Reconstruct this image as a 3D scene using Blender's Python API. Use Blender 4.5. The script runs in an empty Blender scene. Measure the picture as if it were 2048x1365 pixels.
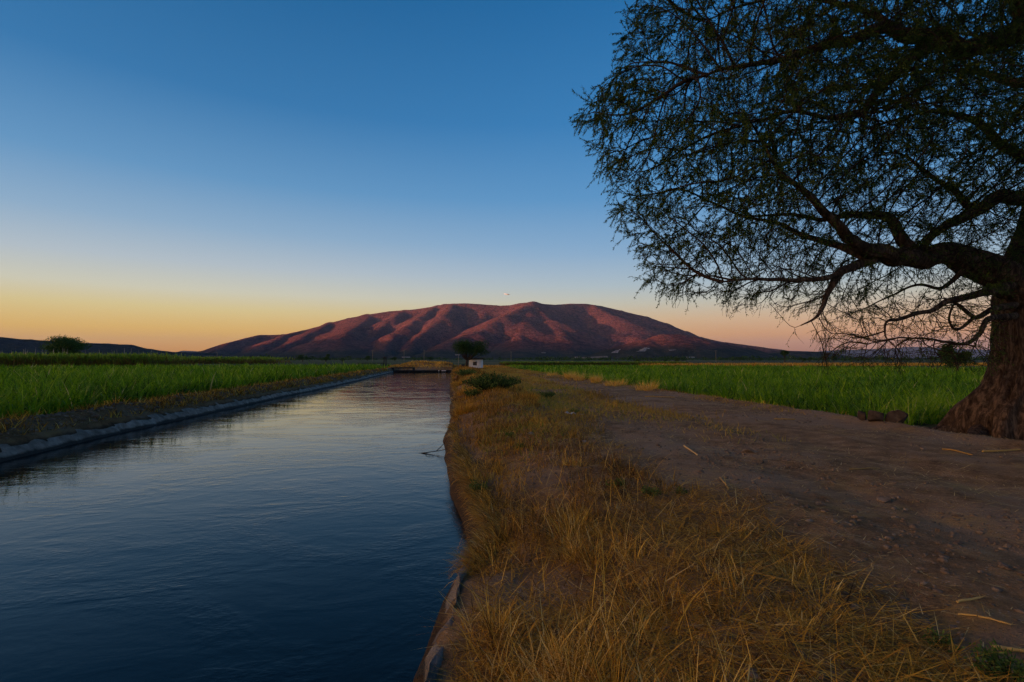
import bpy, bmesh, math, random
import numpy as np
from mathutils import Vector, Matrix, kdtree

rng = np.random.default_rng(7)
random.seed(7)
R = math.radians
scene = bpy.context.scene
COL = scene.collection

# ------------------------------------------------------------------ camera
CAM_H = 1.6
HAZE = 2.1e-5
cam_d = bpy.data.cameras.new('camera')
cam_d.lens = 18.0
cam_d.sensor_width = 36.0
cam_d.clip_start = 0.05
cam_d.clip_end = 60000
cam = bpy.data.objects.new('camera', cam_d)
COL.objects.link(cam)
cam.location = (0, 0, CAM_H)
cam.rotation_euler = (R(90 + 2.04), 0, R(-6.74))
scene.camera = cam
CM = Matrix.LocRotScale(cam.location, cam.rotation_euler, None)

# ------------------------------------------------------------------ sky, sun, exposure
SUN_EL, SUN_AZ = 3.0, -101.0          # degrees; azimuth from +Y (the canal), clockwise


def s2l(c):
    c = np.asarray(c, float) / 255.0
    return tuple(np.where(c <= .04045, c / 12.92, ((c + .055) / 1.055) ** 2.4))


world = bpy.data.worlds.new('World')
scene.world = world
world.use_nodes = True
wn, wl = world.node_tree.nodes, world.node_tree.links
wn.clear()


def N(nodes, typ, **kw):
    n = nodes.new(typ)
    for k, v in kw.items():
        setattr(n, k, v)
    return n


def ramp(nodes, stops, interp='LINEAR'):
    n = nodes.new('ShaderNodeValToRGB')
    e = n.color_ramp.elements
    n.color_ramp.interpolation = interp
    while len(e) > 1:
        e.remove(e[-1])
    for i, (p, c) in enumerate(stops):
        el = e[0] if i == 0 else e.new(p)
        el.position = p
        el.color = (*c[:3], 1)
    return n


def math_node(nodes, links, op, a, b=None, c=None, clamp=False):
    n = nodes.new('ShaderNodeMath')
    n.operation = op
    n.use_clamp = clamp
    for i, v in enumerate((a, b, c)):
        if v is None:
            continue
        if isinstance(v, (int, float)):
            n.inputs[i].default_value = v
        else:
            links.new(v, n.inputs[i])
    return n.outputs[0]


def mixc(nodes, links, fac, a, b, blend='MIX'):
    n = nodes.new('ShaderNodeMix')
    n.data_type = 'RGBA'
    n.blend_type = blend
    for sock, v in ((n.inputs[0], fac), (n.inputs[6], a), (n.inputs[7], b)):
        if isinstance(v, (int, float)):
            sock.default_value = v
        elif isinstance(v, tuple):
            sock.default_value = (*v[:3], 1)
        else:
            links.new(v, sock)
    return n.outputs[2]


sky = N(wn, 'ShaderNodeTexSky', sky_type='NISHITA', sun_disc=False)
sky.sun_elevation = R(SUN_EL)
sky.sun_rotation = R(SUN_AZ)
sky.air_density = 1.2
sky.dust_density = 2.0
sky.ozone_density = 3.0
tc = N(wn, 'ShaderNodeTexCoord')
sep = N(wn, 'ShaderNodeSeparateXYZ')
wl.new(tc.outputs['Generated'], sep.inputs[0])
elev = math_node(wn, wl, 'MAXIMUM', sep.outputs[2], 0.0)
west = ramp(wn, [(0.0, s2l((222, 142, 30))), (.02, s2l((232, 162, 46))), (.05, s2l((238, 188, 86))), (.085, s2l((226, 204, 140))),
                 (.115, s2l((212, 208, 184))), (.16, s2l((182, 194, 202))), (.22, s2l((142, 174, 202))), (.30, s2l((98, 150, 194))),
                 (.42, s2l((52, 118, 172))), (.58, s2l((26, 96, 150))), (.8, s2l((12, 60, 102))), (1.0, s2l((8, 44, 80)))])
east = ramp(wn, [(0.0, s2l((168, 114, 84))), (.02, s2l((200, 134, 84))), (.045, s2l((222, 160, 102))), (.075, s2l((216, 180, 142))),
                 (.105, s2l((196, 192, 176))), (.14, s2l((168, 188, 200))), (.20, s2l((130, 170, 206))), (.30, s2l((86, 148, 200))),
                 (.42, s2l((54, 128, 188))), (.58, s2l((32, 108, 168))), (.8, s2l((14, 66, 114))), (1.0, s2l((8, 44, 80)))])
wl.new(elev, west.inputs[0])
wl.new(elev, east.inputs[0])
# azimuth: 1 on the sunset side, 0 on the far side
sx, sy = math.sin(R(-92)), math.cos(R(-92))
az = math_node(wn, wl, 'ADD', math_node(wn, wl, 'MULTIPLY', sep.outputs[0], sx), math_node(wn, wl, 'MULTIPLY', sep.outputs[1], sy))
azf = N(wn, 'ShaderNodeMapRange')
azf.interpolation_type = 'SMOOTHSTEP'
azf.inputs['From Min'].default_value = -.75
azf.inputs['From Max'].default_value = .45
wl.new(az, azf.inputs[0])
grad = mixc(wn, wl, azf.outputs[0], east.outputs[0], west.outputs[0])
# afterglow above the sunset, outside the frame
glow = N(wn, 'ShaderNodeMapRange')
glow.interpolation_type = 'SMOOTHSTEP'
glow.inputs['From Min'].default_value = .68
glow.inputs['From Max'].default_value = 1.0
wl.new(az, glow.inputs[0])
glowe = N(wn, 'ShaderNodeMapRange')
glowe.interpolation_type = 'SMOOTHSTEP'
glowe.inputs['From Min'].default_value = .8
glowe.inputs['From Max'].default_value = 0.0
wl.new(elev, glowe.inputs[0])
gf = math_node(wn, wl, 'MULTIPLY', glow.outputs[0], glowe.outputs[0])
grad = mixc(wn, wl, gf, grad, (6.0, 3.2, 1.3))
vm = N(wn, 'ShaderNodeVectorMath', operation='SCALE')
vm.inputs['Scale'].default_value = 10.0
wl.new(grad, vm.inputs[0])
skyc = mixc(wn, wl, .88, sky.outputs[0], vm.outputs[0])
bg = N(wn, 'ShaderNodeBackground')
bg.inputs['Strength'].default_value = 0.0655
wl.new(skyc, bg.inputs['Color'])
wo = N(wn, 'ShaderNodeOutputWorld')
wl.new(bg.outputs[0], wo.inputs['Surface'])

sun_d = bpy.data.lights.new('sun', 'SUN')
sun_d.energy = 5.0
sun_d.angle = R(.5)
sun_d.color = (1.0, .40, .26)
sun = bpy.data.objects.new('sun', sun_d)
COL.objects.link(sun)
SV = Vector((math.sin(R(SUN_AZ)) * math.cos(R(SUN_EL)), math.cos(R(SUN_AZ)) * math.cos(R(SUN_EL)), math.sin(R(SUN_EL))))
sun.rotation_euler = SV.to_track_quat('Z', 'Y').to_euler()
sun.location = (-20, -5, 40)

scene.view_settings.view_transform = 'Standard'
scene.view_settings.look = 'None'
scene.view_settings.exposure = 0.78
scene.view_settings.gamma = 1.0
scene.render.engine = 'CYCLES'
scene.cycles.use_denoising = True
scene.cycles.denoising_input_passes = 'RGB_ALBEDO_NORMAL'
scene.cycles.denoising_prefilter = 'NONE'
scene.cycles.use_adaptive_sampling = False
scene.cycles.max_bounces = 6
scene.cycles.diffuse_bounces = 3
scene.cycles.glossy_bounces = 3
scene.cycles.volume_bounces = 0
scene.cycles.transparent_max_bounces = 8


# ------------------------------------------------------------------ helpers
def pix(px, py, d):
    """World point seen at a place of the 2048 x 1365 photograph, d metres in front of the camera."""
    return np.array(CM @ Vector(((px - 1024) / 1024 * d, -(py - 682.5) / 1024 * d, -d)))


def gpix(px, py, z=0.0):
    a = np.array(cam.location)
    v = pix(px, py, 1.0) - a
    return a + v * ((z - a[2]) / v[2])


def hash2(ix, iy, s):
    h = (ix.astype(np.int64) * 374761393 + iy.astype(np.int64) * 668265263 + s * 974634977) & 0xFFFFFFFF
    h = ((h ^ (h >> 13)) * 1274126177) & 0xFFFFFFFF
    h = h ^ (h >> 16)
    return (h & 0xFFFFFF) / float(0xFFFFFF)


def vnoise(x, y, s=0):
    x = np.asarray(x, float)
    y = np.asarray(y, float)
    ix, iy = np.floor(x), np.floor(y)
    fx, fy = x - ix, y - iy
    fx, fy = fx * fx * (3 - 2 * fx), fy * fy * (3 - 2 * fy)
    a, b = hash2(ix, iy, s), hash2(ix + 1, iy, s)
    c, d = hash2(ix, iy + 1, s), hash2(ix + 1, iy + 1, s)
    return (a + (b - a) * fx) * (1 - fy) + (c + (d - c) * fx) * fy - .5      # -0.5 .. 0.5


def fbm(x, y, o=4, s=0, g=.5):
    t, a = 0, 1.0
    for k in range(o):
        t = t + a * vnoise(x * 2 ** k, y * 2 ** k, s + 17 * k)
        a *= g
    return t


def sstep(a, b, x):
    t = np.clip((x - a) / (b - a), 0, 1)
    return t * t * (3 - 2 * t)


def tag(o, label=None, cat=None, group=None, kind=None):
    for k, v in (('label', label), ('category', cat), ('group', group), ('kind', kind)):
        if v:
            o[k] = v
    return o


def empty(name, loc, label, cat, group=None):
    o = bpy.data.objects.new(name, None)
    o.empty_display_size = .2
    o.location = [float(v) for v in loc]
    COL.objects.link(o)
    return tag(o, label, cat, group)


def mk(name, parts, mat, parent=None, tint=None, smooth=False, origin=None):
    """One mesh object out of (vertices, faces) arrays; kept relative to its parent's or its own origin."""
    Vs, starts, loops, off, nl = [], [], [], 0, 0
    for V, F in parts:
        V = np.asarray(V, np.float64)
        F = np.asarray(F, np.int64)
        Vs.append(V)
        m, k = F.shape
        starts.append(nl + np.arange(m) * k)
        loops.append((F + off).ravel())
        off += len(V)
        nl += m * k
    V = np.concatenate(Vs)
    L = np.concatenate(loops).astype(np.int32)
    S = np.concatenate(starts).astype(np.int32)
    o0 = np.array(parent.location) if parent is not None else (np.array(origin) if origin is not None else np.zeros(3))
    V = V - o0
    me = bpy.data.meshes.new(name)
    me.vertices.add(len(V))
    me.vertices.foreach_set('co', V.astype(np.float32).ravel())
    me.loops.add(len(L))
    me.loops.foreach_set('vertex_index', L)
    me.polygons.add(len(S))
    me.polygons.foreach_set('loop_start', S)
    me.update(calc_edges=True)
    if smooth:
        me.polygons.foreach_set('use_smooth', np.ones(len(S), bool))
    if tint is not None:
        a = me.attributes.new('tint', 'FLOAT', 'POINT')
        a.data.foreach_set('value', np.asarray(tint, np.float32))
    me.materials.append(mat)
    o = bpy.data.objects.new(name, me)
    if parent is not None:
        o.parent = parent
    elif origin is not None:
        o.location = [float(v) for v in origin]
    COL.objects.link(o)
    return o


BOXF = np.array([[0, 3, 2, 1], [4, 5, 6, 7], [0, 1, 5, 4], [1, 2, 6, 5], [2, 3, 7, 6], [3, 0, 4, 7]])


def box(x0, x1, y0, y1, z0, z1):
    return (np.array([[x0, y0, z0], [x1, y0, z0], [x1, y1, z0], [x0, y1, z0], [x0, y0, z1], [x1, y0, z1], [x1, y1, z1], [x0, y1, z1]], float), BOXF)


def rotz(part, a, c):
    V, F = part
    ca, sa = math.cos(a), math.sin(a)
    W = V - c
    return (np.stack([W[:, 0] * ca - W[:, 1] * sa, W[:, 0] * sa + W[:, 1] * ca, W[:, 2]], 1) + c, F)


def bevel(o, w=.01, seg=2):
    m = o.modifiers.new('bevel', 'BEVEL')
    m.width = w
    m.segments = seg
    m.limit_method = 'ANGLE'
    return o


def frames(P):
    T = np.gradient(P, axis=0)
    T /= np.linalg.norm(T, axis=1)[:, None] + 1e-9
    u = np.cross(T[0], [0.13, .31, .94])
    if np.linalg.norm(u) < .1:
        u = np.cross(T[0], [1, 0, 0])
    U = []
    for t in T:
        u = u - t * np.dot(u, t)
        u = u / (np.linalg.norm(u) + 1e-9)
        U.append(u)
    U = np.array(U)
    return T, U, np.cross(T, U)


def tube(P, r, sides=6, cap=True, wob=0.0, seed=0):
    P = np.asarray(P, float)
    r = np.asarray(r, float) * np.ones(len(P))
    T, U, W = frames(P)
    a = np.arange(sides) / sides * 2 * math.pi
    rr = r[:, None] * np.ones((1, sides))
    if wob:
        ln = np.concatenate([[0], np.cumsum(np.linalg.norm(np.diff(P, axis=0), axis=1))])
        q = a[None, :] * sides / 9
        rr = rr * (1 + wob * (1.4 * fbm(np.cos(a)[None, :] * 2 + ln[:, None] * .5 / (r.max() + .05) * .3, np.sin(a)[None, :] * 2 + seed + ln[:, None] * .4, 3, seed)))
    V = P[:, None, :] + rr[:, :, None] * (U[:, None, :] * np.cos(a)[None, :, None] + W[:, None, :] * np.sin(a)[None, :, None])
    n = len(P)
    i, j = np.meshgrid(np.arange(n - 1), np.arange(sides), indexing='ij')
    j2 = (j + 1) % sides
    F = np.stack([i * sides + j, i * sides + j2, (i + 1) * sides + j2, (i + 1) * sides + j], -1).reshape(-1, 4)
    V = V.reshape(-1, 3)
    if cap:
        V = np.concatenate([V, P[:1], P[-1:]])
        c0, c1 = n * sides, n * sides + 1
        jj = np.arange(sides)
        k2 = (jj + 1) % sides
        F = np.concatenate([F, np.stack([np.full(sides, c0), k2, jj, np.full(sides, c0)], 1),
                            np.stack([np.full(sides, c1), (n - 1) * sides + jj, (n - 1) * sides + k2, np.full(sides, c1)], 1)])
        # triangles written as quads with a repeated corner are not allowed: split them off
        return (V, F[:(n - 1) * sides]), (V, F[(n - 1) * sides:, :3])
    return ((V, F),)


def tube1(P, r, sides=6, **k):
    """tube as a list of parts that share no vertices (body, caps)"""
    return list(tube(P, r, sides, **k))


def smooth_path(P, n=8):
    """Catmull-Rom through rows of P (any columns)."""
    P = np.asarray(P, float)
    Q = np.concatenate([[2 * P[0] - P[1]], P, [2 * P[-1] - P[-2]]])
    out = []
    for i in range(1, len(Q) - 2):
        t = np.linspace(0, 1, n, endpoint=False)[:, None]
        a, b, c, d = Q[i - 1], Q[i], Q[i + 1], Q[i + 2]
        out.append(.5 * (2 * b + (c - a) * t + (2 * a - 5 * b + 4 * c - d) * t ** 2 + (3 * b - a - 3 * c + d) * t ** 3))
    out.append(P[-1:])
    return np.concatenate(out)


def blades(P, h, w, az, lean, bend, tint, levels=4):
    """Grass blades: bent tapering strips. P roots, h lengths, az direction of lean (radians), lean 0 upright .. 1.4 lying, bend extra curl."""
    n = len(P)
    h, w, az, lean, bend = [np.asarray(v, float) * np.ones(n) for v in (h, w, az, lean, bend)]
    D = np.stack([np.cos(az), np.sin(az)], 1)
    wa = az + math.pi / 2 + rng.normal(0, .6, n)
    Wd = np.stack([np.cos(wa), np.sin(wa), np.zeros(n)], 1)
    V = np.zeros((n, levels, 2, 3))
    c = P.astype(float).copy()
    for k in range(levels):
        t = k / (levels - 1)
        if k:
            ang = lean + bend * (t - .5 / (levels - 1))
            s = h / (levels - 1)
            c = c + np.concatenate([D * (np.sin(ang) * s)[:, None], (np.cos(ang) * s)[:, None]], 1)
        ww = w * (1 - t) ** .7 * .5 + w * .04
        V[:, k, 0] = c - Wd * ww[:, None]
        V[:, k, 1] = c + Wd * ww[:, None]
    b = np.arange(n)[:, None] * levels * 2
    F = np.concatenate([b + np.array([2 * k, 2 * k + 1, 2 * k + 3, 2 * k + 2])[None, :] for k in range(levels - 1)])
    return (V.reshape(-1, 3), F), np.repeat(tint, levels * 2)


def leafquads(C, D, L, W, tint):
    """Small pointed leaves (diamonds) at C along unit directions D."""
    n = len(C)
    r = rng.normal(size=(n, 3))
    S = np.cross(D, r)
    S /= np.linalg.norm(S, axis=1)[:, None] + 1e-9
    L, W = np.asarray(L) * np.ones(n), np.asarray(W) * np.ones(n)
    V = np.stack([C, C + D * (L * .45)[:, None] + S * (W * .5)[:, None], C + D * L[:, None], C + D * (L * .45)[:, None] - S * (W * .5)[:, None]], 1)
    return (V.reshape(-1, 3), np.arange(n * 4).reshape(n, 4)), np.repeat(tint, 4)


def unit(v):
    return v / (np.linalg.norm(v, axis=-1, keepdims=True) + 1e-9)


# ------------------------------------------------------------------ materials
def newmat(name, rough=.9, spec=.2):
    m = bpy.data.materials.new(name)
    m.use_nodes = True
    nt = m.node_tree
    b = nt.nodes['Principled BSDF']
    b.inputs['Roughness'].default_value = rough
    b.inputs['Specular IOR Level'].default_value = spec
    return m, nt.nodes, nt.links, b


def noise(nodes, links, scale, detail=5, rough=.55, vec=None, dist=0.0):
    n = nodes.new('ShaderNodeTexNoise')
    n.inputs['Scale'].default_value = scale
    n.inputs['Detail'].default_value = detail
    n.inputs['Roughness'].default_value = rough
    n.inputs['Distortion'].default_value = dist
    if vec is not None:
        links.new(vec, n.inputs['Vector'])
    return n.outputs['Fac']


def geo_pos(nodes):
    return nodes.new('ShaderNodeNewGeometry').outputs['Position']


def mat_noise(name, stops, scale=4, rough=.9, bump=0.0, bscale=None, detail=6, spec=.2, bdist=.02):
    m, n, l, b = newmat(name, rough, spec)
    p = geo_pos(n)
    f = noise(n, l, scale, detail, .6, p)
    r = ramp(n, stops)
    l.new(f, r.inputs[0])
    l.new(r.outputs[0], b.inputs['Base Color'])
    if bump:
        bn = n.new('ShaderNodeBump')
        bn.inputs['Strength'].default_value = bump
        bn.inputs['Distance'].default_value = bdist
        l.new(noise(n, l, bscale or scale * 3, 8, .65, p), bn.inputs['Height'])
        l.new(bn.outputs[0], b.inputs['Normal'])
    return m


def mat_leaf(name, stops, rough=.6, trans=.35):
    """Colour from the tint each blade or leaf carries; some light passes through."""
    m, n, l, b = newmat(name, rough, .15)
    a = N(n, 'ShaderNodeAttribute', attribute_name='tint')
    r = ramp(n, stops)
    l.new(a.outputs['Fac'], r.inputs[0])
    l.new(r.outputs[0], b.inputs['Base Color'])
    t = n.new('ShaderNodeBsdfTranslucent')
    l.new(r.outputs[0], t.inputs['Color'])
    mx = n.new('ShaderNodeMixShader')
    mx.inputs[0].default_value = trans
    l.new(b.outputs[0], mx.inputs[1])
    l.new(t.outputs[0], mx.inputs[2])
    l.new(mx.outputs[0], n['Material Output'].inputs['Surface'])
    return m


M_crop = mat_leaf('crop leaf', [(0, (.02, .06, .004)), (.35, (.10, .235, .006)), (.7, (.23, .41, .009)), (.92, (.36, .48, .03)), (1, (.5, .45, .16))])
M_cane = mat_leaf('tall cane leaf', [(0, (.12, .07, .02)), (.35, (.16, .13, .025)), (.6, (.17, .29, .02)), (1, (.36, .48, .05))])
M_plume = mat_leaf('cane plume', [(0, (.4, .34, .26)), (1, (.6, .54, .42))])
M_dry = mat_leaf('dry grass', [(0, (.05, .025, .008)), (.3, (.20, .09, .016)), (.55, (.66, .33, .032)), (.8, (.84, .50, .075)), (1, (.88, .66, .24))], .65, .3)
M_short = mat_leaf('short grass', [(0, (.14, .07, .014)), (.4, (.40, .24, .04)), (.7, (.50, .35, .07)), (.9, (.26, .26, .03)), (1, (.10, .18, .02))], .7, .3)
M_straw = mat_leaf('straw', [(0, (.24, .12, .035)), (.5, (.55, .33, .08)), (1, (.80, .58, .24))], .6, .1)
M_weed = mat_leaf('weed leaf', [(0, (.03, .06, .012)), (.5, (.075, .13, .022)), (1, (.19, .25, .05))])
M_leaf = mat_leaf('tree leaf', [(0, (.022, .045, .010)), (.5, (.07, .115, .018)), (.9, (.14, .19, .028)), (1, (.24, .17, .02))], .55, .42)
M_tree = mat_leaf('far tree leaf', [(0, (.016, .036, .010)), (.5, (.04, .085, .018)), (1, (.08, .14, .03))])
M_tree_pale = mat_leaf('lighter tree leaf', [(0, (.03, .06, .014)), (.5, (.07, .14, .028)), (1, (.14, .22, .05))])
M_bark = mat_noise('bark', [(.3, (.018, .012, .009)), (.5, (.055, .035, .024)), (.7, (.10, .066, .045))], 9, .95, .9, 26, 8, .1, .06)
M_twig = mat_noise('twig', [(.3, (.016, .010, .008)), (.7, (.04, .026, .018))], 5)
M_concrete = mat_noise('concrete', [(.3, (.10, .088, .078)), (.55, (.20, .175, .155)), (.75, (.28, .25, .22))], 5, .9, .5, 22)
M_dark = mat_noise('dark wet concrete', [(.3, (.012, .011, .011)), (.7, (.035, .032, .03))], 3, .7, .3)
M_white = mat_noise('white paint', [(.3, (.62, .58, .56)), (.7, (.78, .74, .72))], 2.2, .8, .15, 20)
M_black = mat_noise('black metal', [(.3, (.012, .012, .014)), (.7, (.03, .03, .032))], 4, .5)
M_wood = mat_noise('weathered pole wood', [(.3, (.22, .17, .12)), (.7, (.34, .28, .2))], 6)
M_rock = mat_noise('rock', [(.3, (.08, .055, .038)), (.55, (.19, .135, .092)), (.75, (.32, .25, .18))], 7, .9, .6, 25, 8, .2, .03)
M_dark_rock = mat_noise('dark rock', [(.3, (.03, .022, .018)), (.55, (.065, .048, .04)), (.75, (.11, .085, .07))], 7, .95, .7, 25, 8, .1, .03)
M_pale_rock = mat_noise('pale rock', [(.3, (.2, .18, .16)), (.7, (.42, .39, .36))], 9, .9, .5, 30)
M_plastic = mat_noise('pale plastic scrap', [(.3, (.35, .37, .37)), (.7, (.6, .62, .62))], 6, .4)
M_red = mat_noise('red scrap', [(.3, (.5, .02, .04)), (.7, (.7, .04, .06))], 6, .5)
M_window = mat_noise('window dirt glass', [(.3, (.05, .04, .035)), (.7, (.12, .09, .07))], 6, .3)
M_roofslab = mat_noise('roof slab', [(.3, (.02, .018, .018)), (.7, (.05, .045, .04))], 4)


# ------------------------------------------------------------------ terrain shape
Z_WATER = -.6


def rim_r(y):      # x of the canal's right rim
    w = np.interp(y, [-5, 1.5, 2.6, 3.5, 4.6, 5.2, 5.8, 7.0, 8.4, 11.2, 14, 20, 31, 60, 95], [-.2, -.36, -.32, -.23, -.05, .16, .30, .24, .07, -.09, -.14, .03, 0, 0, 0])
    return w + .13 + .10 * vnoise(y * 1.3, y * 0 + 9.1, 6) * sstep(3, 6, y) + .25 * vnoise(y * .22, y * 0 + 3.3, 5) * sstep(12, 25, y)


def rim_l(y):
    return -9.86 + .5 * vnoise(y * .12, y * 0 + 1.3, 8) + .12 * vnoise(y * .9, y * 0 + 4.1, 9) - .25 * np.exp(-((y - 24) / 10.0) ** 2)


def road_left(y):  # x where trodden dirt begins on the canal side
    return 2.15 + .9 * sstep(6, 14, y) + 1.5 * sstep(14, 34, y) + .9 * vnoise(y * .5, y * 0 + 2.2, 21)


def road_right(y):
    return 11.1 - .35 * sstep(14, 40, y) + .5 * vnoise(y * .35, y * 0 + 7.7, 22)


def ground_h(x, y):
    x = np.asarray(x, float)
    y = np.asarray(y, float)
    near = np.exp(-(x * x + y * y) / 60.0 ** 2)
    z = (.05 * fbm(x * .6, y * .6, 3, 31) + .03 * fbm(x * 2.4, y * 2.4, 3, 32)) * near
    rr, rl = rim_r(y), rim_l(y)
    # right bank slope with hummocks
    t = sstep(0, 1, (x - rr) / 2.1)
    z = z - .30 * (1 - t) * (x > rr - .01) * (x < 8)
    hum = (x > rr) * sstep(0, .4, x - rr) * (1 - sstep(2.2, 4.2, x))
    z = z + hum * (.12 * fbm(x * 1.1, y * .8, 3, 41) + .03 * fbm(x * 5, y * 5, 2, 42))
    # far part of the bank stands a little higher than the road
    z = z + .30 * np.exp(-((x - 1.7) / 1.3) ** 2) * sstep(9, 18, y) * (1 - sstep(75, 95, y))
    # wheel ruts
    for c0, wd in ((4.7, .5), (6.7, .55)):
        c = c0 + .25 * np.sin(y * .12) + 1.1 * sstep(16, 45, y)
        z = z - .05 * np.exp(-((x - c) / wd) ** 2) * near
    z = z + .035 * fbm(x * 5.5, y * 5.5, 3, 47) * np.exp(-(x * x + y * y) / 14.0 ** 2)
    # ledge down to the right field
    z = z - .13 * sstep(0, .5, x - road_right(y) + .15) * (y < 300)
    z = z + .10 * np.exp(-((x - road_right(y) + .55) / .35) ** 2) * near
    # left berm
    z = z + (.10 + .16 * fbm(x * 1.4, y * 1.1, 3, 44)) * np.exp(-((x + 10.75) / .42) ** 2)
    tl = sstep(0, 1, (rl - x) / .75)
    z = np.where(x < rl, z - .24 * (1 - tl), z)
    # the canal itself
    inside = np.minimum(x - rl, rr - x)
    ch = sstep(0, .62, inside)
    open_ = 1 - sstep(91.5, 93.5, y)
    zc = -.34 - 1.3 * ch
    z = np.where(inside > 0, zc * open_ + z * (1 - open_), z)
    # grassy spoil bank behind the weir
    z = z + 1.0 * np.exp(-((x + 4.5) / 5.5) ** 4) * np.exp(-((y - 103) / 7.0) ** 2) * (1 + .5 * fbm(x * .5, y * .4, 3, 51))
    return z


def axis(*segs):
    out = []
    for a, b, s in segs:
        out.append(np.arange(a, b, s))
    return np.unique(np.round(np.concatenate(out), 4))


def far_axis(a, b, n):
    return np.geomspace(a, b, n)


xs = np.concatenate([-far_axis(60, 20000, 26)[::-1], axis((-60, -14, 2.0), (-14, -9, .16), (-9, -1, .5), (-1, 5, .085), (5, 14, .16), (14, 60, 2.0)), far_axis(60, 20000, 26)])
ys = np.concatenate([-far_axis(8, 20000, 14)[::-1], axis((-8, 1, .6), (1, 9, .085), (9, 20, .2), (20, 60, .6), (60, 130, 1.2)), far_axis(130, 24000, 26)])
GX, GY = np.meshgrid(xs, ys)
GZ = ground_h(GX, GY)
nx, ny = len(xs), len(ys)
ii, jj = np.meshgrid(np.arange(ny - 1), np.arange(nx - 1), indexing='ij')
GF = np.stack([ii * nx + jj, ii * nx + jj + 1, (ii + 1) * nx + jj + 1, (ii + 1) * nx + jj], -1).reshape(-1, 4)
GV = np.stack([GX, GY, GZ], -1).reshape(-1, 3)
FC = GV[GF].mean(1)
road_mask = (FC[:, 0] > road_left(FC[:, 1])) & (FC[:, 0] < road_right(FC[:, 1])) & (FC[:, 1] > -60) & (FC[:, 1] < 128)


def ground_material():
    m, n, l, b = newmat('earth', .95, .12)
    p = geo_pos(n)
    big = noise(n, l, .35, 4, .6, p)
    mid = noise(n, l, 2.6, 6, .65, p)
    fine = noise(n, l, 34, 6, .7, p)
    soil = ramp(n, [(.34, (.085, .046, .021)), (.5, (.25, .145, .068)), (.66, (.42, .26, .13))])
    l.new(math_node(n, l, 'ADD', math_node(n, l, 'MULTIPLY', mid, .6), math_node(n, l, 'MULTIPLY', fine, .4)), soil.inputs[0])
    grey = mixc(n, l, ramp_fac(n, l, big, .46, .62), soil.outputs[0], (.30, .20, .12))
    chips = n.new('ShaderNodeTexVoronoi')
    chips.inputs['Scale'].default_value = 34
    l.new(p, chips.inputs['Vector'])
    cf = ramp_fac(n, l, chips.outputs['Distance'], .30, .16)
    stony = mixc(n, l, math_node(n, l, 'MULTIPLY', cf, ramp_fac(n, l, mid, .48, .64)), grey, (.46, .36, .28))
    # straw-coloured dust
    dusty = mixc(n, l, math_node(n, l, 'MULTIPLY', ramp_fac(n, l, noise(n, l, 1.1, 5, .7, p), .52, .68), .55), stony, (.40, .25, .085))
    # green fields far out
    sp = n.new('ShaderNodeSeparateXYZ')
    l.new(p, sp.inputs[0])
    fl = math_node(n, l, 'LESS_THAN', sp.outputs[0], -11.4)
    fr = math_node(n, l, 'GREATER_THAN', sp.outputs[0], 12.0)
    fld = math_node(n, l, 'ADD', fl, fr, clamp=True)
    far = math_node(n, l, 'GREATER_THAN', sp.outputs[1], 112.0)
    fcol = ramp(n, [(.35, (.02, .05, .012)), (.5, (.05, .07, .02)), (.65, (.15, .11, .04))])
    l.new(noise(n, l, .006, 3, .5, p), fcol.inputs[0])
    green = mixc(n, l, math_node(n, l, 'MULTIPLY', fld, .8), dusty, (.03, .06, .012))
    berm = math_node(n, l, 'MULTIPLY', math_node(n, l, 'LESS_THAN', sp.outputs[0], -9.0), math_node(n, l, 'SUBTRACT', 1.0, fl))
    green = mixc(n, l, math_node(n, l, 'MULTIPLY', berm, .45), green, (.085, .045, .018))
    zw = math_node(n, l, 'ADD', sp.outputs[2], math_node(n, l, 'MULTIPLY', mid, .16))
    green = mixc(n, l, math_node(n, l, 'MULTIPLY', ramp_fac(n, l, zw, -.18, -.30), .85), green, (.03, .021, .014))   # damp earth at the waterline; colour darkened to offset the glow falling on it
    col = mixc(n, l, far, green, fcol.outputs[0])
    l.new(col, b.inputs['Base Color'])
    bn = n.new('ShaderNodeBump')
    bn.inputs['Strength'].default_value = 1.0
    bn.inputs['Distance'].default_value = .06
    hh = math_node(n, l, 'ADD', math_node(n, l, 'MULTIPLY', noise(n, l, 14, 8, .7, p), .8), math_node(n, l, 'MULTIPLY', cf, .25))
    l.new(hh, bn.inputs['Height'])
    l.new(bn.outputs[0], b.inputs['Normal'])
    return m


def ramp_fac(n, l, v, a, b):
    q = n.new('ShaderNodeMapRange')
    q.interpolation_type = 'SMOOTHSTEP'
    q.inputs['From Min'].default_value = a
    q.inputs['From Max'].default_value = b
    l.new(v, q.inputs[0])
    return q.outputs[0]


M_ground = ground_material()


def sub(V, F):
    u, inv = np.unique(F, return_inverse=True)
    return V[u], inv.reshape(F.shape)


ground = mk('ground', [sub(GV, GF[~road_mask])], M_ground, smooth=True)
tag(ground, 'dark bare earth under the fields and along the canal', 'ground', kind='structure')
road = mk('dirt_road', [sub(GV, GF[road_mask])], M_ground, smooth=True)
tag(road, 'brown dirt track beside the canal bank', 'road', kind='structure')


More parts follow.
